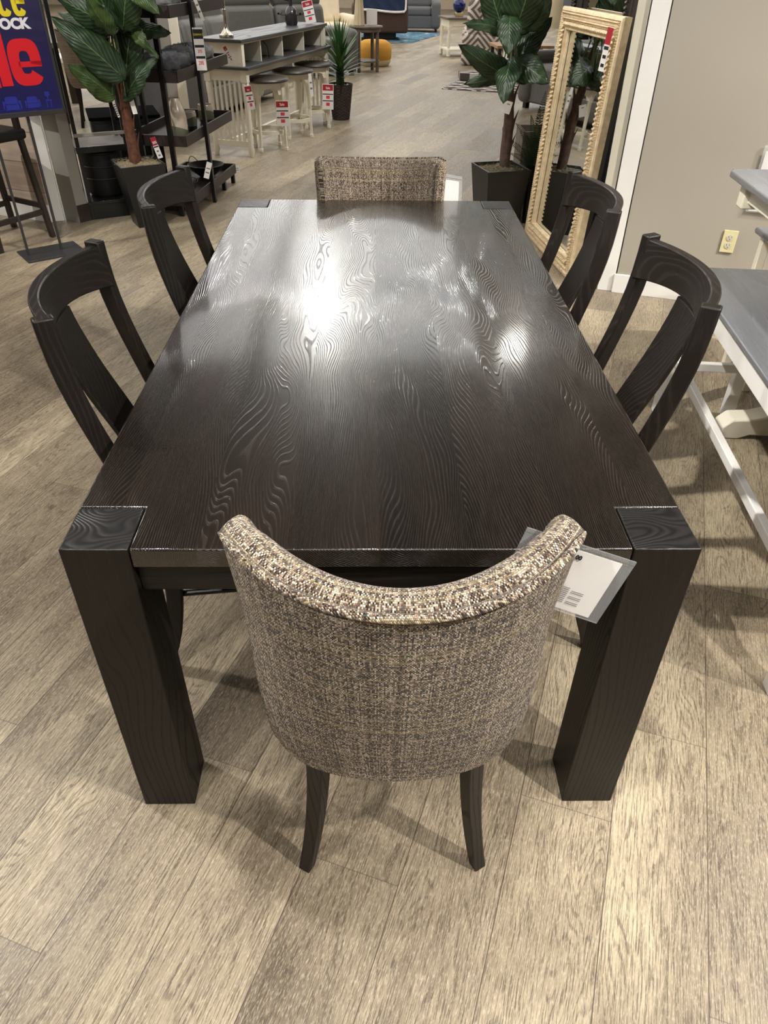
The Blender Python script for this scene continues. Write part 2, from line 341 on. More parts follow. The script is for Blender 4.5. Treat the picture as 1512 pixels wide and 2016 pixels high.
def cushion(name, c, d, mat, parent=None, r=.06, rz=0, rx=0, ry=0):
    r = min(r, min(d)*.48)
    return MB().box(c, d, rz=rz, rx=rx, ry=ry).build(name, mat, parent, bevel=r, seg=4, smooth=60)
def thing(name, label, cat, loc=(0, 0, 0), rz=0, group=None):
    o = bpy.data.objects.new(name, None); COL.objects.link(o); o.location = loc; o.rotation_euler = (0, 0, rz); o.empty_display_size = .1
    o['label'] = label; o['category'] = cat
    if group: o['group'] = group
    return o
def tag(o, label, cat, group=None):
    o['label'] = label; o['category'] = cat
    if group: o['group'] = group
    return o
def struct(o): o['kind'] = 'structure'; return o
def dup(root, loc, rz, label=None, group=None):
    def cp(o, par):
        c = o.copy(); COL.objects.link(c)
        if par: c.parent = par
        for ch in list(o.children): cp(ch, c)
        return c
    r = cp(root, None); r.location = loc; r.rotation_euler = (0, 0, rz)
    if label: r['label'] = label
    if group: r['group'] = group
    return r
def text(s, size, mat, name, parent, loc, rot, xs=1.0, off=0.0, ext=.0006, align='LEFT'):
    cu = bpy.data.curves.new(name, 'FONT'); cu.body = s; cu.size = size; cu.offset = off; cu.extrude = ext; cu.align_x = align; cu.resolution_u = 5
    t = bpy.data.objects.new(name+'_tmp', cu); COL.objects.link(t)
    me = bpy.data.meshes.new_from_object(t.evaluated_get(bpy.context.evaluated_depsgraph_get())); bpy.data.objects.remove(t)
    for v in me.vertices: v.co.x *= xs
    me.materials.clear(); me.materials.append(mat)
    o = bpy.data.objects.new(name, me); COL.objects.link(o); o.location = loc; o.rotation_euler = rot
    if parent: o.parent = parent
    return o
# ------------------------------------------------------------------ the setting
H = 2.95
struct(MB().box((0, 10, -.05), (26, 40, .1)).build('floor', M['floor']))
def wallbox(name, a, b, t, z0, z1, mat, side=1):
    a, b = Vector((*a, 0)), Vector((*b, 0)); d = (b-a); n = Vector((-d.y, d.x, 0)).normalized()*t*side
    return struct(MB().prism([(a.x, a.y), (b.x, b.y), ((b+n).x, (b+n).y), ((a+n).x, (a+n).y)], z0, z1).build(name, mat, bevel=.002))
# taupe wall on the right with its baseboard and white end casing
wallbox('wall_right', (1.387, 3.19), (4.6, 2.066), .12, 0, H, M['taupe'])
wallbox('baseboard_right', (1.372, 3.182), (4.6, 2.052), .014, 0, .105, M['white_clean'])
wallbox('trim_1', (1.300, 3.225), (1.383, 3.196), .30, 0, H, M['white_clean'])
wallbox('trim_2', (1.245, 3.262), (1.300, 3.243), .02, 0, H, M['cream'])
wallbox('wall_mirror', (1.40, 3.52), (1.40, 5.6), .1, 0, H, M['shiplap_navy'], -1)
# left: jamb, brown baseboard, white casing, pale plank wall
struct(MB().prism([(-2.083, 4.467), (-2.03, 4.53), (-2.15, 4.60), (-2.205, 4.533)], 0, H).build('wall_left', M['greige'], bevel=.002))
struct(MB().prism([(-2.079, 4.462), (-2.018, 4.535), (-2.027, 4.545), (-2.085, 4.472)], 0, .115).build('baseboard_left', M['espresso'], bevel=.002))
wallbox('trim_3', (-2.290, 4.490), (-2.208, 4.515), .05, 0, H, M['white_clean'])
wallbox('wall_plank', (-4.6, 5.39), (-2.285, 4.482), .1, 0, H, M['plank_wall'])
wallbox('baseboard_plank', (-4.6, 5.375), (-2.285, 4.467), .014, 0, .115, M['white_clean'])
# outer shell of the shop
wallbox('wall_back', (-13, 29.9), (13, 29.9), .1, 0, H, M['sand'])
wallbox('wall_front', (-13, -9.9), (13, -9.9), .1, 0, H, M['sand'])
wallbox('wall_far_left', (-12.9, -10), (-12.9, 30), .1, 0, H, M['sand'])
wallbox('wall_far_right', (12.9, -10), (12.9, 30), .1, 0, H, M['sand'])
edge = [(-13, 8.2), (-3.4, 7.2), (-1.76, 5.9), (-1.17, 5.25), (-.15, 4.62), (1.0, 4.75), (3.2, 5.3), (13, 5.3)]
struct(MB().prism(edge+[(13, 30), (-13, 30)], H, H+.1).build('ceiling', M['ceil_white']))
struct(MB().prism([(-13, -10), (13, -10)]+edge[::-1], H, H+.1).build('ceiling', M['ceil_dark']))
# glowing panels added to brighten the ceiling mirrored in the tabletop
pan = thing('added_glow_panel', 'added glowing panel over the far aisle, brightens the tabletop reflection', 'light', (0, 0, 0), 0, 'added glowing panels over the far aisle')
MB().box((0, 0, -.012), (2.04, 1.84, .024)).build('frame', M['white_clean'], pan, bevel=.003)
MB().box((0, 0, -.027), (1.98, 1.78, .006)).build('glow_face', M['panel'], pan)
first = True
for iy in range(11):
    for ix in range(-4, 5):
        p = (ix*2.2, 6.1+iy*2.0, H)
        if (iy == 0 and ix < -2) or (iy < 4 and ix > 0): continue
        if first: pan.location = p; first = False
        else: dup(pan, p, 0)
def spot(name, loc, target, power, size=60, blend=.5, r=.05, col=(1, .965, .90)):
    l = bpy.data.lights.new(name, 'SPOT'); l.energy = power; l.spot_size = rad(size); l.spot_blend = blend; l.shadow_soft_size = r; l.color = col
    o = bpy.data.objects.new(name, l); COL.objects.link(o); o.location = loc
    o.rotation_euler = (Vector(target)-Vector(loc)).to_track_quat('-Z', 'Y').to_euler(); return o
def area(name, loc, sx, sy, power, col=(1, .965, .91), rot=(0, 0, 0)):
    l = bpy.data.lights.new(name, 'AREA'); l.shape = 'RECTANGLE'; l.size = sx; l.size_y = sy; l.energy = power; l.color = col
    o = bpy.data.objects.new(name, l); COL.objects.link(o); o.location = loc; o.rotation_euler = rot; return o
spot('track_and_fill_spot', (1.5, -1.0, 2.9), (.25, .1, .3), 310, 90, .6, .04)
spot('track_and_fill_spot', (-1.2, -1.3, 2.9), (-.2, -.1, .2), 125, 85, .6, .05)
spot('track_and_fill_spot', (-2.1, 1.0, 2.9), (-.7, .2, .2), 135, 80, .6, .06)
spot('track_and_fill_spot', (.05, -.25, 2.93), (.05, -.30, .6), 105, 60, .8, .05)  # overhead spot added to brighten the near chair's top band
spot('track_and_fill_spot', (-.50, 6.35, 2.9), (-.2, 1.4, .7), 150, 70, .6, .07)
spot('track_and_fill_spot', (1.35, 5.3, 2.9), (.6, 1.5, .6), 26, 60, .6, .18)
spot('track_and_fill_spot', (3.2, 1.0, 2.9), (1.9, 2.0, .5), 420, 80, .7, .03)  # added spot that brightens the taupe wall
spot('track_and_fill_spot', (2.4, -.4, 2.9), (1.5, .9, .2), 220, 70, .6, .02)
spot('track_and_fill_spot', (-1.4, 2.2, 2.9), (-2.1, 4.2, .3), 170, 60, .5, .04)
spot('track_and_fill_spot', (-3.6, 2.6, 2.9), (-2.2, 4.6, .5), 190, 45, .2, .02)
spot('track_and_fill_spot', (0.4, 6.2, 2.9), (-.9, 7.3, .6), 190, 80, .5, .06)  # unseen spot aimed to lift the whites of the bar console
spot('track_and_fill_spot', (0.0, 3.3, 2.9), (1.15, 3.9, .6), 130, 70, .5, .06)  # added spot for the mirror and the navy wall
spot('track_and_fill_spot', (-.6, .9, 2.9), (1.4, 1.25, .45), 360, 46, .6, .03)  # spot added on the left to brighten the white bench
spot('track_and_fill_spot', (-1.2, 2.9, 2.9), (1.38, 3.75, .9), 170, 50, .6, .04)  # added spot lifting the shaded navy strip beside the mirror
area('area_fill', (0, -1.8, 2.92), 2.4, 1.2, 42)
area('area_fill', (-3.0, 1.5, 2.92), 1.2, 1.2, 40)
area('area_fill', (2.9, .8, 2.92), 1.2, 1.2, 60)  # added fill for the right wall, no known fixture there
# ------------------------------------------------------------------ dining table
L2 = 1.072; W2 = .5334; lg = .1135; g = .002
tb = thing('dining_table', 'long dark oak dining table with block corner legs and glossy grained top', 'table', (0, L2, 0))
q = lg+g
pts = [(-W2+q, -L2), (W2-q, -L2), (W2-q, -L2+q), (W2, -L2+q), (W2, L2-q), (W2-q, L2-q), (W2-q, L2), (-W2+q, L2), (-W2+q, L2-q), (-W2, L2-q), (-W2, -L2+q), (-W2+q, -L2+q)]
MB().prism(pts, .722, .762).build('tabletop', M['oak_top'], tb, bevel=.003)
for sx in (-1, 1):
    for sy in (-1, 1):
        cx, cy = sx*(W2-lg/2), sy*(L2-lg/2)
        b = MB(); b.box((cx, cy, .381), (lg, lg, .762)); b.bm.faces.ensure_lookup_table(); b.bm.faces[1].material_index = 1
        b.build('leg', [M['oak_z'], M['oak_end']], tb, bevel=.0025)
for sy in (-1, 1): box('apron', (0, sy*(L2-.032), .6875), (2*(W2-lg), .024, .069), M['oak_x'], tb, .002)
for sx in (-1, 1): box('apron', (sx*(W2-.032), 0, .6875), (.024, 2*(L2-lg), .069), M['oak_y'], tb, .002)
for y in (-.45, .45): box('cross_brace', (0, y, .69), (2*(W2-.045), .05, .06), M['oak_x'], tb, .002)
# ------------------------------------------------------------------ bowed-back side chair (faces local +x)
def crv(tab, z):
    tab = sorted(tab)
    for (z0, a), (z1, b) in zip(tab, tab[1:]):
        if z <= z1:
            t = (z-z0)/(z1-z0); t = max(0, t); return a+(b-a)*t
    return tab[-1][1]
def smoothcrv(tab, z, w=.05): return (crv(tab, z-w)+2*crv(tab, z)+crv(tab, z+w))/4
def side_chair(label, loc, rz):
    t = thing('side_chair', label, 'chair', loc, rz, None)
    POST = [(0, .055), (.12, .10), (.3, .130), (.45, .118), (.55, .096), (.68, .058), (.77, .032), (.86, .011), (.93, .002), (1.0, -.001), (1.1, -.004)]
    N_ = 22
    for s in (-1, 1):
        a = rad(28)*-s; A = Vector((cos(a), sin(a), 0)); B = Vector((-sin(a), cos(a), 0)); path = []
        for i in range(N_+1):
            z = i/N_; k = max(0, min(1, (z-.35)/.4)); aa = rad(26)*-s*k
            A = Vector((cos(aa), sin(aa), 0)); B = Vector((-sin(aa), cos(aa), 0))
            path.append((Vector((smoothcrv(POST, z), s*(.225+.008*(z-.5)), z)), A, B))
        MB().sweep(path, .040, .027).build('rear_leg_post', M['oak_z'], t, bevel=.004, smooth=50)
    # crest rail, an arc bowed backwards
    Hh = .225; sag = .072; Rr = (Hh**2+sag**2)/(2*sag); b = MB(); rings = []
    for i in range(25):
        y = -Hh+2*Hh*i/24; xx = lambda R_, off: -(math.sqrt(max(0, R_*R_-y*y))-(Rr-sag))-off
        zt = .992; arch = .020*(1-(y/Hh)**2); zb = .894+arch
        xo = -(math.sqrt(Rr*Rr-y*y)-(Rr-sag)); ux_ = Vector((-(math.sqrt(Rr*Rr-y*y))/Rr, y/Rr, 0))
        ctr = lambda z: Vector((xo+.004+(1.0-z)*.16, y, z))
        rings.append([ctr(zb)-ux_*.011, ctr(zb)+ux_*.011, ctr(zt)+ux_*.011, ctr(zt)-ux_*.011])
    b.loft(rings).build('crest_rail', M['oak_y'], t, bevel=.003, smooth=50)
    # bent splat
    SP = [(.44, .10), (.55, .072), (.65, .035), (.75, -.008), (.85, -.042), (.92, -.058), (1, -.07)]
    rings = []
    for i in range(19):
        z = .45+(.905-.45)*i/18; w = .074; x = smoothcrv(SP, z, .04)+.004
        rings.append([(x-.006, -w, z), (x+.006, -w, z), (x+.002, 0, z), (x+.006, w, z), (x-.006, w, z), (x-.010, 0, z)])
    MB().loft(rings).build('splat', M['oak_z'], t, bevel=.0025, smooth=50)
    MB().prism([(.10, -.205), (.56, -.235), (.575, -.20), (.575, .20), (.56, .235), (.10, .205)], .435, .465).build('seat', M['oak_x'], t, bevel=.008, seg=3)
    for s in (-1, 1):
        b = MB(); b.box((.53, s*.20, .217), (.04, .04, .435), taper=(.75, .75)).build('front_leg', M['oak_z'], t, bevel=.003)
        MB().box((.325, s*.207, .405), (.40, .02, .055)).build('seat_rail', M['oak_x'], t, bevel=.002)
        MB().tube([(.12, s*.215, .265), (.53, s*.203, .265)], .008, 10).build('side_stretcher', M['black'], t)
    box('front_rail', (.53, 0, .405), (.02, .37, .055), M['oak_y'], t, .002)
    box('back_rail', (.115, 0, .405), (.02, .42, .055), M['oak_y'], t, .002)
    return t
ch = side_chair('dark oak bowed-back side chair at near left corner of dining table', (-.651, .615, 0), rad(5.1))
G = 'bowed-back side chairs along the dining table'
ch['group'] = G
dup(ch, (-.618, 1.372, 0), 0, 'dark oak bowed-back side chair at far left of the dining table', G)
dup(ch, (.664, .690, 0), rad(177.3), 'dark oak bowed-back side chair at near right of table beside the white bench', G)
dup(ch, (.636, 1.357, 0), rad(180.3), 'dark oak bowed-back side chair at far right of table in front of the carved mirror', G)
# ------------------------------------------------------------------ upholstered barrel-back chair (faces local +y)
def barrel_chair(label, loc, rz, fab, group):
    t = thing('upholstered_chair', label, 'chair', loc, rz, group)
    NU, NO = 44, 22
    HW = [(.34, .200), (.40, .214), (.45, .226), (.55, .240), (.65, .247), (.75, .254), (.85, .260), (.9, .261), (1, .26)]
    YM = [(.38, -.180), (.5, -.203), (.65, -.230), (.8, -.252), (.9, -.268), (1, -.28)]
    ZT = .905
    def outer(u, v):
        zb = .374+.05*abs(u)**9; zt = ZT-.014*max(0, abs(u)-.85)/.15-.038*(1-u*u)
        z = zb+(zt-zb)*v; hw = smoothcrv(HW, z, .03); q_ = max(0, min(1, (z-.37)/.36)); sg = .065+.092*q_*q_*(3-2*q_)
        a = u*rad(62); x = hw*sin(a)/sin(rad(62)); y = smoothcrv(YM, z, .03)+sg*(1-cos(a))/(1-cos(rad(62)))
        n = Vector((-sin(a), cos(a)*.9+.1, 0)).normalized()
        return Vector((x, y, z)), n
    def thick(u): return .078-.024*abs(u)**3
    prof = lambda u: None
    b = MB(); grid = []; uvg = []
    for i in range(NU+1):
        u = -1+2*i/NU; rowp = []; uvr = []; uu = u*.33
        for j in range(NO+1):
            p, n = outer(u, j/NO); rowp.append(p); uvr.append((uu, p.z))
        top, n = outer(u, 1.0); th = thick(u); zz = ZT+.1
        for k in range(1, 9):       # padded top band, dipping over to the inside
            a = pi*k/9*.5; w = th*k/9
            rowp.append(top+n*w+Vector((0, 0, .012*sin(pi*min(1, k/9*1.05))-.016*(k/9)**3))); uvr.append((uu, zz+w))
        for j in range(NO+1):
            v = 1-j/NO; p, n = outer(u, v); w = th+.022*(1-v)*(1-u*u)
            rowp.append(p+n*w+Vector((0, 0, -.022*v))); uvr.append((uu, zz+.1+(1-v)*.5))
        grid.append(rowp); uvg.append(uvr)
    # rounded ends
    m_ = len(grid[0]); endl = []
    def endcap(rowp, sgn):
        out = []
        half = m_//2
        for e in (.35, .7, .93):
            r = []; sq = 1-math.sqrt(1-e*e)
            for k in range(m_):
                p, pm = rowp[k], rowp[m_-1-k]; mid = (p+pm)/2
                r.append(p.lerp(mid, sq*.9)+Vector((-sgn*.002*e, .026*e, 0))+Vector((0, 0, -.020*sq if p.z > .86 else 0)))
            out.append(r)
        return out
    L = endcap(grid[0], -1)[::-1]+grid+endcap(grid[-1], 1)
    U = [[(x-.011*(3-i), y) for x, y in uvg[0]] for i in range(3)]+uvg+[[(x+.011*(i+1), y) for x, y in uvg[-1]] for i in range(3)]
    VV = [[b.v(p) for p in r] for r in L]
    for i in range(len(VV)-1):
        for j in range(m_):
            j2 = (j+1) % m_; uj2 = U[i][j2] if j2 else (U[i][j][0], U[i][j][1]+.07); ui2 = U[i+1][j2] if j2 else (U[i+1][j][0], U[i+1][j][1]+.07)
            b.f([VV[i][j], VV[i+1][j], VV[i+1][j2], VV[i][j2]], [U[i][j], U[i+1][j], ui2, uj2])
    for fc_ in (b.f(VV[0]), b.f(VV[-1][::-1])):
        for l in fc_.loops: l[b.uv].uv = (l.vert.co.y+l.vert.co.x*.3, l.vert.co.z)
    back = b.build('backrest', fab, t, smooth=75)
    pts = [outer(-1+2*i/60, 1.0) for i in range(61)]
    w = MB(); rings = []
    P3 = [p+Vector((0, 0, .005))-n*.0035 for p, n in pts]
    # run the welt down both end edges
    path = P3
    path = path[1:-1]; w.tube(path, [.0066*min(1, .35+.22*min(i, len(path)-1-i)) for i in range(len(path))], 8)
    cum = 0
    w.bm.faces.ensure_lookup_table()
    for fc in w.bm.faces:
        for l in fc.loops: l[w.uv].uv = (l.vert.co.x+l.vert.co.z*.5, l.vert.co.y+.3*l.vert.co.z)
    w.build('welt_piping', fab, back, smooth=75)
    # seat
    s_ = MB(); sp = [(-.15, -.13), (.15, -.13), (.195, -.02), (.215, .30), (.19, .325), (-.19, .325), (-.215, .30), (-.195, -.02)]
    s_.prism(sp, .395, .49)
    for fc in s_.bm.faces:
        for l in fc.loops: l[s_.uv].uv = (l.vert.co.x, l.vert.co.y+l.vert.co.z)
    s_.build('seat', fab, t, bevel=.02, seg=3)
    box('seat_frame', (0, .11, .385), (.24, .36, .03), M['oak_x'], t, .003)
    for s in (-1, 1):
        path = []
        for i in range(9):
            z = .40*i/8; k = (1-z/.40)
            a = rad(30)*s
            path.append((Vector((s*(.142+.040*k**1.8), -.138+.012*(1-k)-.006*k, z)), Vector((cos(a), sin(a), 0))*(1-.25*k), Vector((-sin(a), cos(a), 0))*(1-.25*k)))
        MB().sweep(path, .036, .034).build('rear_leg', M['oak_z'], t, bevel=.003, smooth=50)
        MB().box((s*.195, .285, .2), (.04, .04, .40), taper=(.7, .7)).build('front_leg', M['oak_z'], t, bevel=.003)
    return t
ub = barrel_chair('tweed barrel-back chair at the near end of the dining table, back to camera', (.026, 0, 0), 0, M['tweed'], 'tweed end chairs')
uf = dup(ub, (.020, 2.078, 0), pi, 'tweed barrel-back chair at the far end of the dining table', 'tweed end chairs')
# clear vinyl price sleeves on both end chairs
def sleeve(label, corners, paper_in, cat='tag', txt=None, pstart=.08):
    A, B, C_, D = [Vector(c) for c in corners]     # TL TR BR BL
    n = (B-A).cross(D-A).normalized(); base = (A+B+C_+D)/4
    t = thing('price_sleeve', label, cat, base)
    P = lambda u, v, d=0: (A.lerp(B, u)).lerp(D.lerp(C_, u), v)-base+n*d
    b = MB(); b.loft([[P(0, 0, -.0012), P(1, 0, -.0012), P(1, 1, -.0012), P(0, 1, -.0012)], [P(0, 0, .0012), P(1, 0, .0012), P(1, 1, .0012), P(0, 1, .0012)]]).build('vinyl_pouch', M['vinyl'], t)
    m0 = paper_in
    b = MB(); b.loft([[P(m0, pstart, -.0004), P(1-m0, pstart, -.0004), P(1-m0, 1-.04, -.0004), P(m0, 1-.04, -.0004)], [P(m0, pstart, .0004), P(1-m0, pstart, .0004), P(1-m0, .96, .0004), P(m0, .96, .0004)]])
    pp = b.build('paper', M['paper'], t)
    b = MB()
    sd = 1 if n.y < 0 else -1
    b.quad([P(.0, pstart*.55, .0016*sd), P(1, pstart*.55, .0016*sd), P(1, pstart*.55+.012, .0016*sd), P(0, pstart*.55+.012, .0016*sd)])
    b.build('seal_line', M['grey_print'], t)
    return t, P, n, pp
t, P, n, pp = sleeve('clear vinyl price sleeve hanging off right side of the near tweed chair', [(.216, -.066, .862), (.391, -.078, .802), (.352, -.082, .672), (.182, -.068, .735)], .10)
def text_on(P, u, v, s, size, mat, par, ax, ay, n, xs=.8, off=0):
    R = Matrix((ax.normalized(), ay.normalized(), n.normalized())).transposed(); o = text(s, size, mat, 'print', par, P(u, v)+n.normalized()*.0018, (0, 0, 0), xs, off)
    o.rotation_euler = R.to_euler(); return o
ax = P(1, .5)-P(0, .5); ay = P(.5, 0)-P(.5, 1); nn_ = ax.cross(ay)
text_on(P, .48, .20, '.00', .0115, M['black_print'], pp, ax, ay, nn_, .9, .0003)
b = MB()
for r in range(9):
    v = .62+r*.028
    for c0, c1 in ((.30, .46), (.48, .60), (.62, .74))[: (3 if r % 3 else 2)]:
        o_ = nn_.normalized()*.0017; b.quad([P(c0, v)+o_, P(c1, v)+o_, P(c1, v+.009)+o_, P(c0, v+.009)+o_])
b.build('fine_print', M['grey_print'], pp, recalc=False)
sleeve('clear vinyl price sleeve beside the far tweed chair', [(.235, 2.172, .862), (.345, 2.182, .842), (.350, 2.180, .705), (.240, 2.172, .70)], .12, pstart=.14)
# ------------------------------------------------------------------ easel with the sale poster
ang = math.atan2(.121, .163)
ez = thing('sign_stand', 'black floor stand with two poles holding a navy sale poster', 'sign', (-2.17, 3.732, 0), ang)
MB().box((.14, -.0, .006), (.36, .25, .012)).build('base_plate', M['charcoal_metal'], ez, bevel=.002)
for x in (0, .203): MB().box((x, 0, .55), (.014, .014, 1.1)).build('pole', M['charcoal_metal'], ez, bevel=.002)
pb = MB().box((.10, -.022, 1.15), (.62, .014, .75)).build('poster_panel', M['poster'], ez, bevel=.002)
for c, d in (((.10, -.024, .787), (.64, .022, .026)), ((.41, -.024, 1.15), (.014, .022, .75)), ((-.21, -.024, 1.15), (.014, .022, .75)), ((.10, -.024, 1.515), (.64, .022, .026))):
    box('frame_rail', c, d, M['charcoal_metal'], ez, .002)
rx90 = (rad(90), 0, 0)
def slab_letter(ch, x0, x1, z0, z1, st, mat, y=-.0306):
    b = MB(); cx, cz, rx_, rz_ = (x0+x1)/2, (z0+z1)/2, (x1-x0)/2, (z1-z0)/2
    def sup(a, k): return (cx+(rx_-k)*math.copysign(abs(cos(a))**.62, cos(a)), y, cz+(rz_-k)*math.copysign(abs(sin(a))**.62, sin(a)))
    def arc(a0, a1, n=60, kk=None):
        A = [a0+(a1-a0)*i/n for i in range(n+1)]
        for p, q_ in zip(A, A[1:]): b.quad([sup(p, 0), sup(q_, 0), sup(q_, kk or st), sup(p, kk or st)])
    def rect(a, c, d, e): b.quad([(a, y, c), (d, y, c), (d, y, e), (a, y, e)])
    if ch == 'l': rect(x0, z0, x1, z1)
    if ch in 'ec': arc(rad(-3 if ch == 'e' else 12), rad(328))
    if ch == 'e': rect(x0+st*.8, cz-.10*(z1-z0), x1-.0005, cz+.02*(z1-z0)); 
    if ch == 'n': rect(x0, z0, x0+st, z1); arc(rad(8), rad(172)); rect(x1-st, z0, x1, cz+.02)
    if ch == 'a': arc(rad(0), rad(160)); rect(x1-st, z0, x1, cz+.02); arc(rad(180), rad(330)); rect(x0+st*.6, cz-.005, x1-.001, cz+st*.55)
    b.build('lettering', mat, pb, recalc=False, solid=.0)
slab_letter('e', .172, .343, .925, 1.150, .058, M['red'])
slab_letter('l', .106, .165, .930, 1.205, .058, M['red'])
slab_letter('a', -.058, .099, .925, 1.150, .058, M['red'])
text('S', .40, M['red'], 'lettering', pb, (-.062, -.0305, .930), rx90, .62, .012, align='RIGHT')
text('STOCK', .066, M['wht_print'], 'lettering', pb, (.325, -.0305, 1.196), rx90, 1.06, .0035, align='RIGHT')
slab_letter('e', .258, .328, 1.250, 1.388, .025, M['yellow'])
slab_letter('c', .184, .252, 1.250, 1.388, .025, M['yellow'])
slab_letter('n', .110, .178, 1.252, 1.388, .025, M['yellow'])
def sofa_print(x0, z0, s):
    b = MB(); y = -.0306
    def r(a, c, d, e): b.quad([(x0+a*s, y, z0+c*s), (x0+d*s, y, z0+c*s), (x0+d*s, y, z0+e*s), (x0+a*s, y, z0+e*s)])
    r(.08, .0, .92, .28); r(.16, .30, .84, .62); r(0, .05, .14, .46); r(.86, .05, 1.0, .46); r(.22, .62, .78, .68)
    b.build('furniture_print', M['poster_sil'], pb, recalc=False)
sofa_print(.20, .815, .085); sofa_print(.08, .812, .10); sofa_print(-.06, .812, .10)
b = MB()
for a, c, d, e in ((.318, .868, .345, .89), (.328, .85, .335, .868), (.315, .843, .35, .85), (.318, .81, .324, .843), (.341, .81, .347, .843)):
    b.quad([(a, -.0306, c), (d, -.0306, c), (d, -.0306, e), (a, -.0306, e)])
b.build('furniture_print', M['poster_sil'], pb, recalc=False)
# ------------------------------------------------------------------ dark counter stool, far left
bs = thing('counter_stool', 'black wooden counter stool behind the sale poster stand, cut off by the frame', 'stool', (-2.44, 4.08, 0), rad(-32))
for sx in (-1, 1):
    for sy in (-1, 1):
        MB().sweep([(Vector((sx*(.20-.03*k), sy*(.20-.03*k), .60*k)), Vector((1, 0, 0)), Vector((0, 1, 0))) for k in (0, .33, .66, 1)], .032, .032).build('leg', M['espresso'], bs, bevel=.003)
for s in (-1, 1):
    box('stretcher', (0, s*.19, .20), (.36, .02, .032), M['espresso'], bs, .002)
    box('stretcher', (s*.19, 0, .165), (.02, .36, .032), M['espresso'], bs, .002)
cushion('seat', (0, 0, .63), (.42, .40, .06), M['blackm'], bs, .02)
box('back_post', (.17, .17, .82), (.045, .025, .36), M['espresso'], bs, .003)
box('back_post', (-.17, .17, .82), (.045, .025, .36), M['espresso'], bs, .003)
box('back_panel', (0, .18, .98), (.40, .02, .14), M['espresso'], bs, .004)
# ------------------------------------------------------------------ black display rack with bins
rk = thing('display_rack', 'black open display rack behind the left potted tree', 'rack', (-2.018, 4.538, 0), rad(26))
for x in (.0, .32):
    for y in (.0, .34): box('upright', (x+.012, y+.012, .95), (.024, .024, 1.9), M['black'], rk, .002)
for z in (.11, .46, 1.86): box('shelf', (.172, .182, z), (.36, .38, .022), M['taupe_d' if z == .46 else 'black'], rk, .002)
box('front_rail', (.172, -.002, .545), (.344, .016, .022), M['greige'], rk, .002)  # upper rail's pale colour paints in the lit edge of the ledge
box('front_rail', (.172, -.010, .455), (.36, .012, .04), M['black'], rk, .002)
box('kick_board', (.172, .01, .05), (.36, .016, .1), M['black'], rk, .002)
def w2(o, x, y, z=0):
    a = rad(26); return (-2.018+x*cos(a)-y*sin(a), 4.538+x*sin(a)+y*cos(a), z)
bn = thing('storage_bin', 'round black banded bin standing in the black display rack', 'bin', w2(rk, .172, .19, .122), 0)
MB().lathe([(.115, 0), (.13, .02), (.145, .28), (.15, .285), (.15, .295), (.14, .295), (.12, .03), (.001, .02)], 32).build('body', M['blackm'], bn)
for z, r in ((.12, .139), (.2, .143)): MB().lathe([(r, 0), (r+.004, .003), (r, .006)], 32, (0, 0, z), False).build('rim_band', M['charcoal_metal'], bn)
lowc = thing('dark_filler_box', 'added black box filling the dark area behind the display rack and the ladder shelf', 'cabinet', (-2.02, 5.72, 0), rad(20))
box('body', (0, 0, .255), (.52, .46, .47), M['blackm'], lowc, .006)  # made-up box standing in for the dark area past the left pot
box('top', (0, 0, .50), (.54, .48, .022), M['no_sheen'], lowc, .004)
box('door', (0, -.233, .26), (.46, .012, .40), M['blackm'], lowc, .004)
box('plinth', (0, 0, .01), (.42, .30, .02), M['black'], lowc)
# ------------------------------------------------------------------ potted trees
def leaf_mesh(base, tip, w, mat, par, curl=.16, name='leaf', bend=.15, seed=0):
    base, tip = Vector(base), Vector(tip); ax = tip-base; Ln = ax.length; d = ax.normalized()
    rnd = random.Random(seed); cam = Vector((-.1, -1, .25)).normalized()
    side = d.cross(cam).normalized(); nrm = side.cross(d).normalized()
    side = (side+nrm*rnd.uniform(-.5, .5)).normalized(); nrm = side.cross(d).normalized()
    b = MB(); rows = []; uvs = []; NL, NW = 18, 8
    for i in range(NL+1):
        t_ = i/NL; hw = w/2*(sin(pi*min(1, t_**.72))**.72 if 0 < t_ < 1 else 0)*(1.12-.3*t_)
        c = base+d*Ln*t_+nrm*(bend*Ln*sin(pi*t_)*.6); back = -.10*Ln*(1-t_)**6
        r, uvr = [], []
        for j in range(NW+1):
            s = -1+2*j/NW; wav = sin(t_*11+s*1.5+seed)*.010*abs(s)
            p = c+side*hw*s+nrm*(-abs(s)*hw*.28*(1-curl)+wav+.006*sin(t_*34)*abs(s))-d*abs(s)*Ln*.09*(1-t_)
            r.append(b.v(p)); uvr.append((j/NW, t_))
        rows.append(r); uvs.append(uvr)
    for i in range(NL):
        for j in range(NW): b.f([rows[i][j], rows[i][j+1], rows[i+1][j+1], rows[i+1][j]], [uvs[i][j], uvs[i][j+1], uvs[i+1][j+1], uvs[i+1][j]])
    bmesh.ops.remove_doubles(b.bm, verts=b.bm.verts, dist=1e-5)
    return b.build(name, mat, par, smooth=80, solid=.0012, recalc=False)
def square_pot(par, top, bot, h, rz, mat, rim=.012):
    b = MB(); R = Matrix.Rotation(rz, 4, 'Z'); sq = lambda s, z: [R @ Vector((x*s/2, y*s/2, z)) for x, y in ((-1, -1), (1, -1), (1, 1), (-1, 1))]
    b.loft([sq(bot, 0), sq(top, h), sq(top-2*rim, h), sq(top-2*rim-.02, h-.05)], caps=False); b.f([b.v(p) for p in sq(bot, 0)])
    b.build('pot', mat, par, bevel=.002)
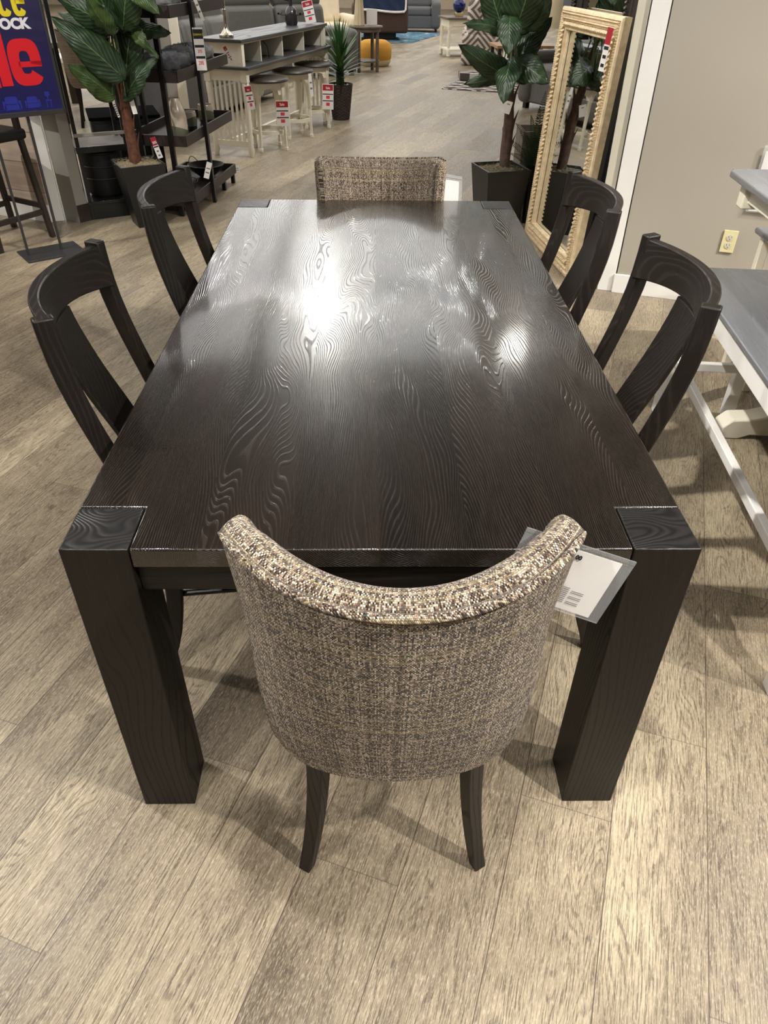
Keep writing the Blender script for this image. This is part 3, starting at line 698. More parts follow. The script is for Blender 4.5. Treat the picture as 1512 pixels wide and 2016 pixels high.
def moss(par, s, z, rz, mat):
    b = MB(); n = 16; R = Matrix.Rotation(rz, 4, 'Z'); g_ = []
    for i in range(n+1):
        g_.append([b.v(R @ Vector(((i/n-.5)*s, (j/n-.5)*s, z+random.uniform(-.006, .012)+.02*(1-((i/n-.5)**2+(j/n-.5)**2)*3)))) for j in range(n+1)])
    for i in range(n):
        for j in range(n): b.f([g_[i][j], g_[i+1][j], g_[i+1][j+1], g_[i][j+1]])
    for k in range(260):   # loose fibres
        x, y = random.uniform(-.5, .5)*s, random.uniform(-.5, .5)*s; a = random.uniform(0, 6.3); l = random.uniform(.01, .028)
        p = R @ Vector((x, y, z+.018)); q_ = p+Vector((cos(a)*l, sin(a)*l, random.uniform(-.004, .016))); up = Vector((0, 0, .0016))
        b.f([b.v(p-up), b.v(q_-up), b.v(q_+up), b.v(p+up)])
    b.build('moss', mat, par, recalc=False, smooth=20)
def tree(label, loc, rz, potd, leaves, trunkpath, tm, mm, petals):
    t = thing('potted_tree', label, 'plant', loc)
    o = Vector(loc)
    square_pot(t, potd[0], potd[1], potd[2], rz, M['black']); moss(t, potd[0]-.024, potd[2]-.025, rz, mm)
    MB().tube([Vector(p)-o for p, r in trunkpath], [r for p, r in trunkpath], 14).build('trunk', tm, t, smooth=60)
    for k in range(9):      # peeling sheaths
        p0 = Vector(trunkpath[min(k//3+1, len(trunkpath)-2)][0])-o; a = k*2.1; r = .03
        b = MB(); pts_ = [p0+Vector((cos(a)*r*.8, sin(a)*r*.8, -.05+.03*(k % 3))), p0+Vector((cos(a)*r*1.15, sin(a)*r*1.15, .02+.03*(k % 3))), p0+Vector((cos(a)*r*1.9, sin(a)*r*1.9, .085+.03*(k % 3)))]
        b.tube(pts_, [.010, .008, .001], 6).build('bark_sheath', tm, t)
    for i, (b0, t0, w) in enumerate(leaves):
        B, T = Vector(b0)-o, Vector(t0)-o
        lf = leaf_mesh(B, T, w, M['leaf_b'] if i in petals else M['leaf'], t, seed=i*1.7+len(leaves))
        root = Vector(trunkpath[-1][0])-o+Vector((random.uniform(-.012, .012), random.uniform(-.012, .012), -.12))
        root2 = root+Vector((0, 0, .18)); MB().tube([root, root.lerp(root2, .5), (root2+B)/2+Vector((0, 0, .04)), B], [.006, .0055, .0045, .003], 7).build('petiole', M['petiole'], lf)
    return t
LL = [((-1.56, 4.3, .93), (-1.87, 4.2, 1.23), .20), ((-1.64, 4.32, .82), (-1.82, 4.15, 1.0), .15), ((-1.58, 4.4, .80), (-1.32, 4.35, 1.03), .13), ((-1.52, 4.5, 1.15), (-1.27, 4.55, 1.13), .12),
      ((-1.47, 4.38, 1.18), (-1.31, 4.3, 1.02), .08), ((-1.56, 4.34, 1.18), (-1.88, 4.35, 1.33), .17), ((-1.57, 4.3, 1.15), (-1.66, 4.2, 1.40), .14), ((-1.42, 4.3, 1.40), (-1.23, 4.15, 1.25), .13),
      ((-1.59, 4.5, .90), (-1.48, 4.55, 1.25), .2), ((-1.50, 4.34, 1.18), (-1.38, 4.25, 1.45), .18), ((-1.67, 4.5, 1.12), (-1.97, 4.6, 1.23), .13), ((-1.53, 4.45, 1.15), (-1.39, 4.5, 1.4), .2),
      ((-1.66, 4.52, 1.02), (-1.93, 4.5, 1.12), .12), ((-1.60, 4.42, 1.25), (-1.78, 4.4, 1.6), .2)]
tree('tall broad-leaf tree in black tapered square pot beside the ladder shelf', (-1.60, 4.47, 0), rad(29), (.30, .18, .405), LL,
     [((-1.612, 4.46, .40), .040), ((-1.610, 4.46, .50), .038), ((-1.616, 4.46, .62), .034), ((-1.614, 4.46, .78), .028), ((-1.612, 4.46, .95), .022), ((-1.605, 4.46, 1.15), .014)], M['trunk'], M['moss'], (1, 6, 7, 4))
RR = [((.86, 4.32, 1.21), (.92, 4.25, 1.52), .25), ((.77, 4.4, 1.22), (.67, 4.45, 1.47), .2), ((.77, 4.35, 1.18), (.52, 4.2, 1.22), .09), ((.81, 4.3, 1.25), (.80, 4.15, 1.07), .15),
      ((.84, 4.35, .94), (.50, 4.2, 1.12), .15), ((.84, 4.3, 1.03), (.79, 4.12, .82), .16), ((.89, 4.35, 1.02), (1.07, 4.2, .92), .17), ((.9, 4.45, 1.01), (1.10, 4.48, 1.24), .15),
      ((.81, 4.45, .93), (.57, 4.45, .88), .09), ((.87, 4.5, 1.17), (.97, 4.55, 1.42), .22), ((.93, 4.5, .90), (1.06, 4.6, 1.03), .13), ((.75, 4.5, 1.22), (.81, 4.6, 1.5), .2), ((.93, 4.35, 1.2), (1.05, 4.4, 1.45), .18)]
tree('tall broad-leaf tree in black square planter beside the carved mirror', (.865, 4.42, 0), rad(15), (.31, .23, .405), RR,
     [((.886, 4.42, .39), .034), ((.886, 4.42, .52), .036), ((.888, 4.42, .66), .034), ((.878, 4.42, .82), .026), ((.866, 4.42, .98), .02), ((.85, 4.42, 1.15), .012)], M['trunk_d'], M['moss_d'], ())
# small white tags on the trees
def card(name, label, c, w, h, rz, tilt, mats, cat='tag', par=None, marks=(), group=None, thick=.0016):
    t = thing(name, label, cat, c, rz, group)
    b = MB(); b.T = Matrix.Rotation(tilt, 4, 'Y'); b.box((0, 0, -h/2), (w, thick, h)); cd = b.build('card', mats, t)
    for (u0, v0, u1, v1, mt) in marks:
        b = MB(); b.T = Matrix.Rotation(tilt, 4, 'Y'); x0, x1 = (u0-.5)*w, (u1-.5)*w; y = -thick/2-.0008
        b.quad([(x0, y, -v1*h), (x1, y, -v1*h), (x1, y, -v0*h), (x0, y, -v0*h)]).build('printed_band', M[mt], cd, recalc=False)
    return t
card('plant_tag', 'small white tag tied to stem of the right potted tree', (.868, 4.365, .80), .05, .072, 0, rad(14), M['paper'], marks=((.3, .2, .7, .28, 'grey_print'),))
card('plant_tag', 'narrow barcode tag hanging on stems of the left potted tree', (-1.665, 4.40, .765), .014, .085, 0, rad(-12), M['paper'], marks=[(.1, .1+k*.15, .9, .16+k*.15, 'black_print') for k in range(6)])
card('plant_tag', 'white hang tag right of the left tree trunk', (-1.552, 4.40, .80), .03, .10, 0, rad(-8), M['paper'])
# ------------------------------------------------------------------ fern and wooden planter box behind the right tree
fn = thing('potted_fern', 'small sword fern between the right tree and the mirror', 'plant', (1.105, 4.56, 0))
MB().lathe([(.035, 0), (.045, .36), (.048, .37), (.04, .37), (.036, .33), (.001, .33)], 20).build('pot', M['black'], fn)
for k, (dx, dy, dz) in enumerate([(-.14, -.10, .32), (-.09, -.12, .26), (-.05, -.05, .36), (-.01, -.08, .42), (.02, -.03, .5), (-.16, -.12, .14), (-.10, -.16, .18), (.05, -.02, .34), (-.19, -.08, .22)]):
    b = MB(); N3 = 26; pr = None
    P0 = Vector((0, 0, .34)); P2 = Vector((dx*1.2, dy, .34+dz)); P1 = Vector((dx*.35, dy*.4, .34+dz*.75))
    B3 = lambda t_: P0*(1-t_)**2+P1*2*t_*(1-t_)+P2*t_*t_
    b.tube([B3(i/10) for i in range(11)], [.0025*(1-.7*i/10) for i in range(11)], 5)
    for i in range(3, N3):
        t_ = i/N3; c = B3(t_); d = (B3(min(1, t_+.02))-B3(t_-.02)).normalized(); sd = d.cross(Vector((0, -1, .2))).normalized(); l = .022*sin(pi*min(1, t_*.95+.08))+.004
        for s in (-1, 1):
            e = c+sd*s*l+d*l*.3; m_ = (c+e)/2; wd = d*.0045
            b.f([b.v(c), b.v(m_-wd), b.v(e), b.v(m_+wd)])
    b.build('frond', M['fern'], fn, recalc=False, smooth=20)
pbx = thing('planter_box', 'tall weathered wood planter box behind the fern', 'planter', (1.17, 4.76, 0))
b = MB()
for c, d in (((0, -.13, .29), (.28, .018, .58)), ((0, .13, .29), (.28, .018, .58)), ((-.131, 0, .29), (.018, .26, .58)), ((.131, 0, .29), (.018, .26, .58)), ((0, 0, .5), (.25, .25, .01))): b.box(c, d)
b.build('box', M['weathered'], pbx, bevel=.002)
# ------------------------------------------------------------------ mirrors leaning on the navy wall
def mirror(name, label, loc, rz, w, h, fw, lean, mat, dep, carve=True):
    t = thing(name, label, 'mirror', loc, rz); T = Matrix.Rotation(lean, 4, 'X')       # local: x width, y depth (wall at +y), z up
    b = MB(); b.T = T
    outer_ = [(-w/2, 0), (w/2, 0), (w/2, h), (-w/2, h)]
    def ring(ins, y): return [(x-ins*(1 if x > 0 else -1), y, z+ins*(1 if z < h/2 else -1)) for x, z in outer_]
    steps = [(0, dep), (0, .008), (.006, .0), (.018, -.004), (.024, .006), (.034, .006), (.037, .0), (.046, .0), (.049, .007), (.060, .007), (fw-.046, .004), (fw-.042, .009), (fw-.018, .009), (fw-.014, .002), (fw-.006, .002), (fw-.004, .018), (fw, .022), (fw, .034)]
    vr = [[b.v(p) for p in ring(i_, y_)] for i_, y_ in steps]
    for i in range(len(vr)-1):
        for j in range(4): b.f([vr[i][j], vr[i][(j+1) % 4], vr[i+1][(j+1) % 4], vr[i+1][j]])
    bk = [b.v((x, dep, z)) for x, z in outer_]; b.f(bk)
    fr = b.build('frame', mat, t, smooth=25)
    b = MB(); b.T = T
    if carve:
        def row(ins, pitch, r, ln, slant):
            for side in range(4):
                Ls = (w if side % 2 == 0 else h)-2*ins; n = int(Ls/pitch)
                for k in range(n):
                    s = ins+(k+.5)*Ls/n; sl = slant
                    c = {0: (-w/2+s, ins), 2: (-w/2+s, h-ins), 1: (w/2-ins, s), 3: (-w/2+ins, s)}[side]
                    dirx = (1, 0) if side % 2 == 0 else (0, 1); q_ = (dirx[1], dirx[0])
                    a = [(c[0]+dirx[0]*sl*m1+q_[0]*ln*m1, c[1]+dirx[1]*sl*m1+q_[1]*ln*m1) for m1 in (-1, 1)]
                    b.tube([(a[0][0], .001, a[0][1]), (c[0], -.007, c[1]), (a[1][0], .001, a[1][1])], [r*.6, r, r*.6], 5)
        row(.029, .0125, .0055, .004, 0); row(.0545, .014, .006, .004, 0); row(fw-.030, .024, .0095, .0105, .008)
    b.build('carving', mat, fr, smooth=60)
    b = MB(); b.T = T; b.box((0, .038, h/2), (w-2*fw+.004, .004, h-2*fw+.004)); b.build('mirror_glass', M['mirror'], t)
    return t
# local +y must point towards the wall (+x world): rz about -90
mirror('floor_mirror', 'champagne carved-frame floor mirror leaning on the navy shiplap wall', (1.103, 3.817, 0), rad(-83.5), .932, 1.31, .112, rad(-2.8), M['champagne'], .045)
mirror('floor_mirror', 'taller dark bronze-framed mirror leaning behind the champagne one', (1.163, 3.90, 0), rad(-83.5), .90, 1.95, .10, rad(-2.8), M['bronze_frame'], .04, True)
card('price_tag', 'red and white price tag hanging on top corner of the champagne mirror', (1.176, 3.40, 1.262), .034, .19, rad(-50), rad(6), M['paper'], marks=((0, 0, 1, .38, 'red_print'), (.1, .42, .9, .50, 'black_print'), (.2, .62, .8, .70, 'black_print'), (.2, .82, .8, .9, 'black_print')))
# ------------------------------------------------------------------ outlet and acrylic sign on the taupe wall
wd = Vector((.944, -.330, 0)); wa = math.atan2(-.330, .944)
ol = thing('wall_outlet', 'almond duplex power outlet on the taupe wall', 'outlet', (1.888, 3.013-.004, .345), wa)
box('cover_plate', (0, -.002, 0), (.070, .006, .114), M['outlet'], ol, .0015)
for z in (-.02, .02):
    MB().lathe([(.001, 0), (.0165, 0), (.0165, .002), (.001, .003)], 24).build('socket', M['cream'], ol).matrix_local = Matrix.Translation((0, -.006, z)) @ Matrix.Rotation(rad(90), 4, 'X')
    for x, hh in ((-.0065, .008), (.0065, .007)): box('slot', (x, -.0085, z+.004), (.0022, .0012, hh), M['black_print'], ol)
    box('slot', (0, -.0085, z-.008), (.004, .0012, .004), M['black_print'], ol)
sg = thing('wall_sign_holder', 'clear acrylic sign holder with blank white sheet on the taupe wall', 'sign', (2.035, 2.958, .66), wa)
box('acrylic_case', (0, -.012, 0), (.24, .016, .31), M['acrylic'], sg, .002)
box('sheet', (0, -.012, -.01), (.216, .002, .28), M['paper'], sg)
# ------------------------------------------------------------------ counter-height bench and table on the right
def loc2w(o, rz, x, y): return (o[0]+x*cos(rz)-y*sin(rz), o[1]+x*sin(rz)+y*cos(rz))
br = rad(-6.0); bo = (1.185, 1.83)       # far-left corner of the bench, runs towards -y
bn2 = thing('counter_bench', 'white counter-height bench with gray top right of the dining table', 'bench', (bo[0], bo[1], 0), br)
BL = 1.55; BW = .38
MB().prism([(0, 0), (BW, 0), (BW, -BL), (0, -BL)], .592, .612).build('seat', M['graytop'], bn2, bevel=.006, seg=3)
for x in (.02, BW-.02): box('apron', (x, -BL/2, .558), (.018, BL-.08, .066), M['white_clean'], bn2, .002)
for y in (-.03, -BL+.03): box('apron', (BW/2, y, .558), (BW-.06, .018, .066), M['white_clean'], bn2, .002)
for x in (.025, BW-.07):
    for y in (-.03, -BL+.03): MB().box((x, y, .296), (.045, .045, .592)).build('leg', M['white_clean'], bn2, bevel=.003)
for x in (.03, BW-.075): box('stretcher', (x, -BL/2, .265), (.026, BL-.06, .034), M['white_clean'], bn2, .003)
box('stretcher', (BW/2-.02, -.13, .265), (BW-.09, .026, .034), M['white_clean'], bn2, .003)
box('stretcher', (BW/2-.02, -BL+.2, .265), (BW-.09, .026, .034), M['white_clean'], bn2, .003)
ct = thing('counter_table', 'white trestle counter table with gray top at the right edge', 'table', (1.335, 2.05, 0), rad(-4))
MB().prism([(.02, .0), (1.0, 0), (1.0, -1.7), (.02, -1.7), (0, -1.66), (0, -.04)], .888, .91).build('tabletop', M['graytop'], ct, bevel=.005, seg=3)
for x in (.07, .93): box('apron', (x, -.85, .853), (.02, 1.5, .07), M['white'], ct, .002)
for y in (-.10, -1.6): box('apron', (.5, y, .853), (.88, .02, .07), M['white'], ct, .002)
for x in (.07, .93):
    for y in (-.10, -1.6): box('corner_block', (x, y, .84), (.06, .06, .09), M['white'], ct, .006)
for y in (-.42, -1.28):
    b = MB()
    foot = [(.10, 0), (.16, 0), (.20, .018), (.80, .018), (.84, 0), (.90, 0), (.915, .05), (.88, .085), (.80, .09), (.68, .125), (.60, .165), (.40, .165), (.32, .125), (.20, .09), (.12, .085), (.085, .05)]
    a_ = [b.v((x, y-.045, z)) for x, z in foot]; c_ = [b.v((x, y+.045, z)) for x, z in foot]; b.f(a_); b.f(c_[::-1])
    for i in range(len(foot)): b.f([a_[i], c_[i], c_[(i+1) % len(foot)], a_[(i+1) % len(foot)]])
    b.build('trestle_foot', M['white'], ct, bevel=.006)
    box('trestle_post', (.5, y, .50), (.12, .10, .70), M['white'], ct, .006)
box('trestle_beam', (.5, -.85, .30), (.05, .86, .09), M['white'], ct, .004)
cs = thing('counter_stool', 'white counter stool with dark seat at far side of the gray-topped table', 'stool', (1.83, 2.12, 0), rad(-3))
MB().prism([(-.2, -.17), (.2, -.17), (.2, .17), (-.2, .17)], .60, .625).build('seat', M['graytop'], cs, bevel=.01, seg=3)
for sx in (-1, 1):
    for sy in (-1, 1): MB().box((sx*.155, sy*.13, .30), (.035, .035, .60)).build('leg', M['white'], cs, bevel=.003)
for s in (-1, 1): box('rail', (0, s*.13, .56), (.30, .018, .06), M['white'], cs, .002); box('stretcher', (s*.155, 0, .2), (.018, .26, .028), M['white'], cs, .002)
# ------------------------------------------------------------------ ladder shelf with its goods
ld_a = math.atan2(.9889, .1486); lo_ = Vector((-1.240, 5.03, 0))
ls = thing('ladder_shelf', 'espresso tray shelf unit with black poles left of the aisle', 'shelf', lo_, ld_a)     # local x along the aisle side, local y away from the aisle
D = .42
for x, y in ((0, -.018), (0, D+.012)):
    MB().sweep([(Vector((x-.02*k, y, 2.0*k)), Vector((1, 0, 0)), Vector((0, 1, 0))) for k in (0, 1)], .034, .026).build('pole', M['black'], ls, bevel=.002)
for y in (.10, D-.1):
    MB().sweep([(Vector((-.40+.02*k, y, 2.0*k)), Vector((1, 0, 0)), Vector((0, 1, 0))) for k in (0, 1)], .026, .034).build('pole', M['black'], ls, bevel=.002)
trays = []
for z, x0, x1 in ((.075, -.42, .62), (.46, -.385, .66), (.845, -.385, .70), (1.20, -.375, .74)):
    b = MB(); b.box(((x0+x1)/2, D/2, z+.008), (x1-x0, D, .016))
    for c, d in ((((x0+x1)/2, 0, z+.035), (x1-x0, .014, .07)), (((x0+x1)/2, D, z+.035), (x1-x0, .014, .07)), ((x0, D/2, z+.035), (.014, D, .07)), ((x1, D/2, z+.035), (.014, D, .07))): b.box(c, d)
    trays.append(b.build('tray', M['espresso'], ls, bevel=.002))
for x in (.36, .60):
    box('foot', (x, .02, .035), (.03, .03, .07), M['black'], ls, .002); box('foot', (x, D-.02, .035), (.03, .03, .07), M['black'], ls, .002)
def lw(x, y, z): return (lo_.x+x*cos(ld_a)-y*sin(ld_a), lo_.y+x*sin(ld_a)+y*cos(ld_a), z)
# tall vase, two cylinder vases: ivory over dipped sage glaze
def glazed():
    m = NT('dipped_glaze'); co = m.n('TexCoord', out=3); s = m.t.nodes.new('ShaderNodeSeparateXYZ'); m.t.links.new(co, s.inputs[0])
    z = m.math('SUBTRACT', s.outputs[2], m.math('MULTIPLY', s.outputs[1], -.35))
    a = m.mix(m.math('GREATER_THAN', z, .075), srgb(118, 118, 98), srgb(206, 192, 174))
    m.set(col=m.mix(m.math('LESS_THAN', s.outputs[2], .028), a, srgb(52, 52, 52)), rough=.16); return m.m
M['dipped'] = glazed()
v1 = tag(MB().lathe([(.001, 0), (.058, 0), (.066, .02), (.07, .09), (.068, .14), (.058, .20), (.04, .245), (.036, .262), (.031, .262), (.033, .24), (.05, .19), (.001, .12)], 36).build('vase', M['dipped'], smooth=50), 'tall ivory vase with dipped green base on the second tray', 'vase'); v1.location = lw(-.24, .10, .477); v1.rotation_euler = (0, 0, -.6)
v2 = tag(MB().lathe([(.001, 0), (.05, 0), (.056, .012), (.060, .05), (.058, .11), (.053, .128), (.049, .128), (.052, .11), (.053, .03), (.001, .02)], 36).build('vase', M['dipped'], smooth=50), 'round ivory cup-shaped vase at aisle end of the second tray', 'vase'); v2.location = lw(.42, .12, .477)
v3 = v2.copy(); COL.objects.link(v3); v3.location = lw(.14, .15, .477); v3.scale = (.85, .85, .95); v3.rotation_euler = (0, 0, 1.2); v3['label'] = 'slim ivory vase partly hidden behind the shelf pole'
# folded plush throws and pillows
def lumpy(name, c, d, mat, label, cat, rz=0, amp=.014, seed=1, folds=7, par=None):
    b = MB(); nu, nv = 36, 20; rnd = random.Random(seed); ph = [rnd.uniform(0, 6) for _ in range(6)]; rings = []
    for i in range(nv+1):
        v = -pi/2+pi*i/nv; r = []
        for j in range(nu):
            u = 2*pi*j/nu; e = lambda k, p: math.copysign(abs(k)**p, k)
            x, y, z = e(cos(v), .55)*e(cos(u), .5), e(cos(v), .55)*e(sin(u), .5), e(sin(v), .7)
            w_ = amp*(sin(folds*u+ph[0]+z*3)+.7*sin((folds+3)*v*1.3+x*5+ph[1])+.5*sin(x*9+ph[2])*sin(y*8))
            n_ = Vector((x, y, z)).normalized(); r.append(Vector((x*d[0]/2, y*d[1]/2, z*d[2]/2))+n_*w_)
        rings.append(r)
    b.loft(rings); o = b.build(name, mat, par, smooth=80); o.location = c; o.rotation_euler = (0, 0, rz)
    mn = min(v.co.z for v in o.data.vertices)
    for v in o.data.vertices: v.co.z -= mn
    if label: tag(o, label, cat)
    return o
lumpy('throw_blanket', lw(-.14, .18, .862), (.42, .30, .12), M['gray_plush_d'], 'slate gray gathered plush throw on the third tray, near end', 'blanket', ld_a, .009, 3, 9)
lumpy('throw_blanket', lw(.36, .18, .862), (.44, .30, .12), M['gray_plush'], 'light gray plush throw on the third tray, aisle end', 'blanket', ld_a, .009, 5, 11)
lumpy('folded_pillow', lw(-.16, .18, 1.217), (.36, .3, .10), M['gray_plush'], 'gray fluffy pillow on the top visible tray', 'pillow', ld_a, .008, 8, 6)
# bowls on the bottom tray
bw = tag(MB().lathe([(.001, 0), (.05, 0), (.06, .008), (.12, .055), (.145, .095), (.138, .095), (.112, .058), (.05, .014), (.001, .012)], 40).build('bowl', M['iron'], smooth=50), 'dark hammered metal bowl at aisle end of the bottom tray', 'bowl'); bw.location = lw(.38, .16, .092)
bh = MB()
bh.tube([(.14*cos(a), .14*sin(a), .088+.05*sin((a-2.2)/.9*pi)) for a in [2.2+.9*i/10 for i in range(11)]], .003, 6)
bh.build('handle', M['iron'], bw)
wb = thing('wire_basket', 'dark wire basket at near end of the bottom tray', 'basket', lw(-.18, .18, .092))
b = MB()
for z, r in ((0, .08), (.04, .12), (.09, .14)): b.tube([(r*cos(2*pi*i/28), r*sin(2*pi*i/28), z+.004) for i in range(29)], .003, 5)
for k in range(24):
    a = 2*pi*k/24; b.tube([(.08*cos(a), .08*sin(a), .004), (.12*cos(a), .12*sin(a), .044), (.14*cos(a), .14*sin(a), .094)], .0016, 4)
b.build('wire_body', M['iron'], wb)
MB().lathe([(.001, 0), (.08, 0), (.08, .003), (.001, .003)], 24).build('base', M['iron'], wb)
# tags and price cards around the shelf
def price(name, label, c, w, h, rz, tilt, kind='red', group=None):
    if kind == 'clear':
        t = card(name, label, c, w, h, rz, tilt, M['paper'], marks=((0.02, .04, .98, .26, 'black_print'), (.04, .40, .96, .46, 'black_print'), (.04, .66, .96, .72, 'black_print')), group=group)
    elif kind == 'off':
        t = card(name, label, c, w, h, rz, tilt, M['paper'], marks=((0, 0, 1, .38, 'red_print'), (.05, .42, .95, .48, 'black_print'), (.3, .62, .7, .70, 'grey_print'), (.3, .82, .7, .90, 'grey_print')), group=group)
    elif kind == 'plain':
        t = card(name, label, c, w, h, rz, tilt, M['paper'], marks=((.15, .35, .85, .42, 'grey_print'), (.15, .6, .85, .68, 'grey_print')), group=group)
    else:
        t = card(name, label, c, w, h, rz, tilt, M['paper'], marks=((.04, .03, .96, .26, 'red_print'), (.04, .38, .96, .42, 'dark_print'), (.04, .64, .96, .68, 'dark_print'), (.34, .46, .66, .58, 'pink_print'), (.34, .73, .66, .86, 'pink_print')), group=group)
    cd = [c_ for c_ in t.children if c_.name.startswith('card')][0]
    def tx(s, size, mat, z, xs=.8): 
        o = text(s, size, mat, 'print', cd, (0, 0, 0), (0, 0, 0), xs, size*.02, align='CENTER')
        o.matrix_local = Matrix.Rotation(tilt, 4, 'Y') @ Matrix.Translation((0, -.0022, z)) @ Matrix.Rotation(rad(90), 4, 'X')
    if kind == 'clear':
        tx('CLEARANCE', w*.24, M['yellow_print'], -h*.18, .75); tx('375', w*.36, M['pink_print'], -h*.58, .8); tx('295', w*.44, M['pink_print'], -h*.86, .8)
    if kind == 'off': tx('20%', w*.62, M['paper'], -h*.30, .8)
    if kind == 'red': tx('Sale', w*.26, M['paper'], -h*.20, .9)
    return t
price('price_tag', 'clearance price card with yellow heading hung on the shelf pole', lw(-.02, -.05, 1.13), .068, .25, rad(10), 0, 'clear')
price('price_tag', 'twenty percent off tag hung from the second tray', lw(-.47, .20, .53), .036, .135, rad(10), rad(-14), 'off')
price('price_tag', 'white tag tilted on the bottom tray basket', lw(-.05, -.03, .295), .04, .115, rad(20), rad(20), 'plain')
price('price_tag', 'small white tag at the far bottom corner of the tray shelf', lw(.625, -.015, .13), .034, .055, rad(10), rad(-4), 'plain')
price('price_tag', 'slanted white strip tag on the third tray rim', lw(.60, -.02, .97), .026, .12, rad(10), rad(-28), 'red')
price('price_tag', 'slanted white strip tag above the clearance card', lw(-.02, -.05, 1.31), .022, .15, rad(10), rad(-18), 'plain')
# ------------------------------------------------------------------ console bar table
ca = math.atan2(.952, .306); co_ = Vector((-1.125, 6.56, 0))
cb = thing('bar_console', 'antique white bar console with gray top behind the round stools', 'table', co_, ca)    # local x along aisle, y away
CL, CD = 2.05, .40
MB().box((CL/2, CD/2+.02, .925), (CL+.06, CD+.04, .026)).build('top', M['graytop_x'], cb, bevel=.005)
MB().box((CL/2, CD/2-.01, .722), (CL+.06, CD+.06, .024)).build('counter', M['graytop_x'], cb, bevel=.005)
for x in (.02, CL-.02): box('side_panel', (x, CD/2+.02, .823), (.03, CD-.03, .18), M['white'], cb, .002)
for x in (.02, CL-.02): box('corner_post', (x, .035, .823), (.05, .04, .18), M['white'], cb, .002)
box('back_panel', (CL/2, CD-.01, .823), (CL, .015, .18), M['white'], cb)
for x in (.45, .95, 1.5): box('divider', (x, CD/2+.02, .823), (.018, CD-.05, .18), M['white'], cb)
box('shelf_rail', (CL/2, .045, .905), (CL-.05, .02, .016), M['white'], cb)
box('apron', (CL/2, .02, .685), (CL-.06, .02, .055), M['white'], cb, .002); box('apron', (CL/2, CD-.02, .685), (CL-.06, .02, .055), M['white'], cb, .002)
for x in (.02, CL-.02):
    box('end_apron', (x, CD/2, .665), (.022, CD-.06, .09), M['white'], cb, .002)
    for y in (.02, CD-.02):
        b = MB(); b.box((x, y, .66), (.06, .06, .10)); b.lathe([(.02, 0), (.022, .02), (.03, .05), (.024, .10), (.026, .5), (.033, .60), (.022, .62)], 16, (x, y, 0)); b.build('leg', M['white'], cb, bevel=.002)
    box('end_rail', (x, CD/2, .11), (.022, CD-.05, .05), M['white'], cb, .002)
    for k in range(6): box('slat', (x, .08+k*.048, .38), (.014, .020, .50), M['white'], cb)
box('foot_rail', (CL/2, CD/2, .13), (CL-.05, .03, .05), M['white'], cb, .002)
def cw(x, y, z): return (co_.x+x*cos(ca)-y*sin(ca), co_.y+x*sin(ca)+y*cos(ca), z)
lb = thing('table_lamp', 'satin nickel lamp base at near end of the bar console', 'lamp', cw(.10, .20, .938))
MB().lathe([(.001, 0), (.062, 0), (.064, .012), (.060, .022), (.045, .030), (.036, .045), (.022, .06), (.013, .085), (.011, .20), (.014, .205), (.011, .21), (.011, .34), (.001, .34)], 32).build('base', M['silver'], lb, smooth=40)
MB().lathe([(.10, .30), (.08, .50), (.078, .50), (.098, .30)], 32, caps=False).build('lamp_shade', M['lampshade'], lb, smooth=40)
vs = thing('vase', 'dark glass egg-shaped vase on far end of the bar console', 'vase', cw(1.62, .22, .938))
MB().lathe([(.001, 0), (.055, 0), (.066, .03), (.068, .06), (.058, .12), (.036, .155), (.018, .165), (.014, .25), (.011, .25), (.012, .165), (.001, .15)], 32).build('body', M['smoke_vase'], vs, smooth=50)
for a, z, l in ((0.3, .08, .11), (3.4, .08, .12), (2.0, .20, .10), (5.3, .22, .09), (.9, .24, .08)):
    b = MB(); d = Vector((cos(a), sin(a)*.4, .1)); b.tube([Vector((0, 0, z))+d*.05, Vector((0, 0, z))+d*l], .005, 6)
    c = Vector((0, 0, z))+d*l
    for k in range(5):
        e = c+Vector((cos(k*1.26)*.03, sin(k*1.26)*.03, .012)); m_ = (c+e)/2; b.f([b.v(c), b.v(m_+Vector((.008, 0, .01))), b.v(e), b.v(m_-Vector((.008, 0, .01)))])
    b.build('branch', M['iron'], vs, recalc=False)
price('price_tag', 'tilted price sign standing beside the dark egg-shaped vase', cw(1.86, .14, 1.14), .11, .20, rad(8), rad(-12), 'red')
cbl = tag(MB().tube([(0, 0, 0), (.01, 0, .12), (.06, 0, .15), (.10, .01, .10), (.11, .02, -.1), (.08, .0, -.18)], .004, 6).build('power_cable', M['black']), 'short black power cable looped in the bar console cubby', 'cable'); cbl.location = cw(.52, .12, .742+.0)
for v in cbl.data.vertices: v.co.z = max(v.co.z, .004)
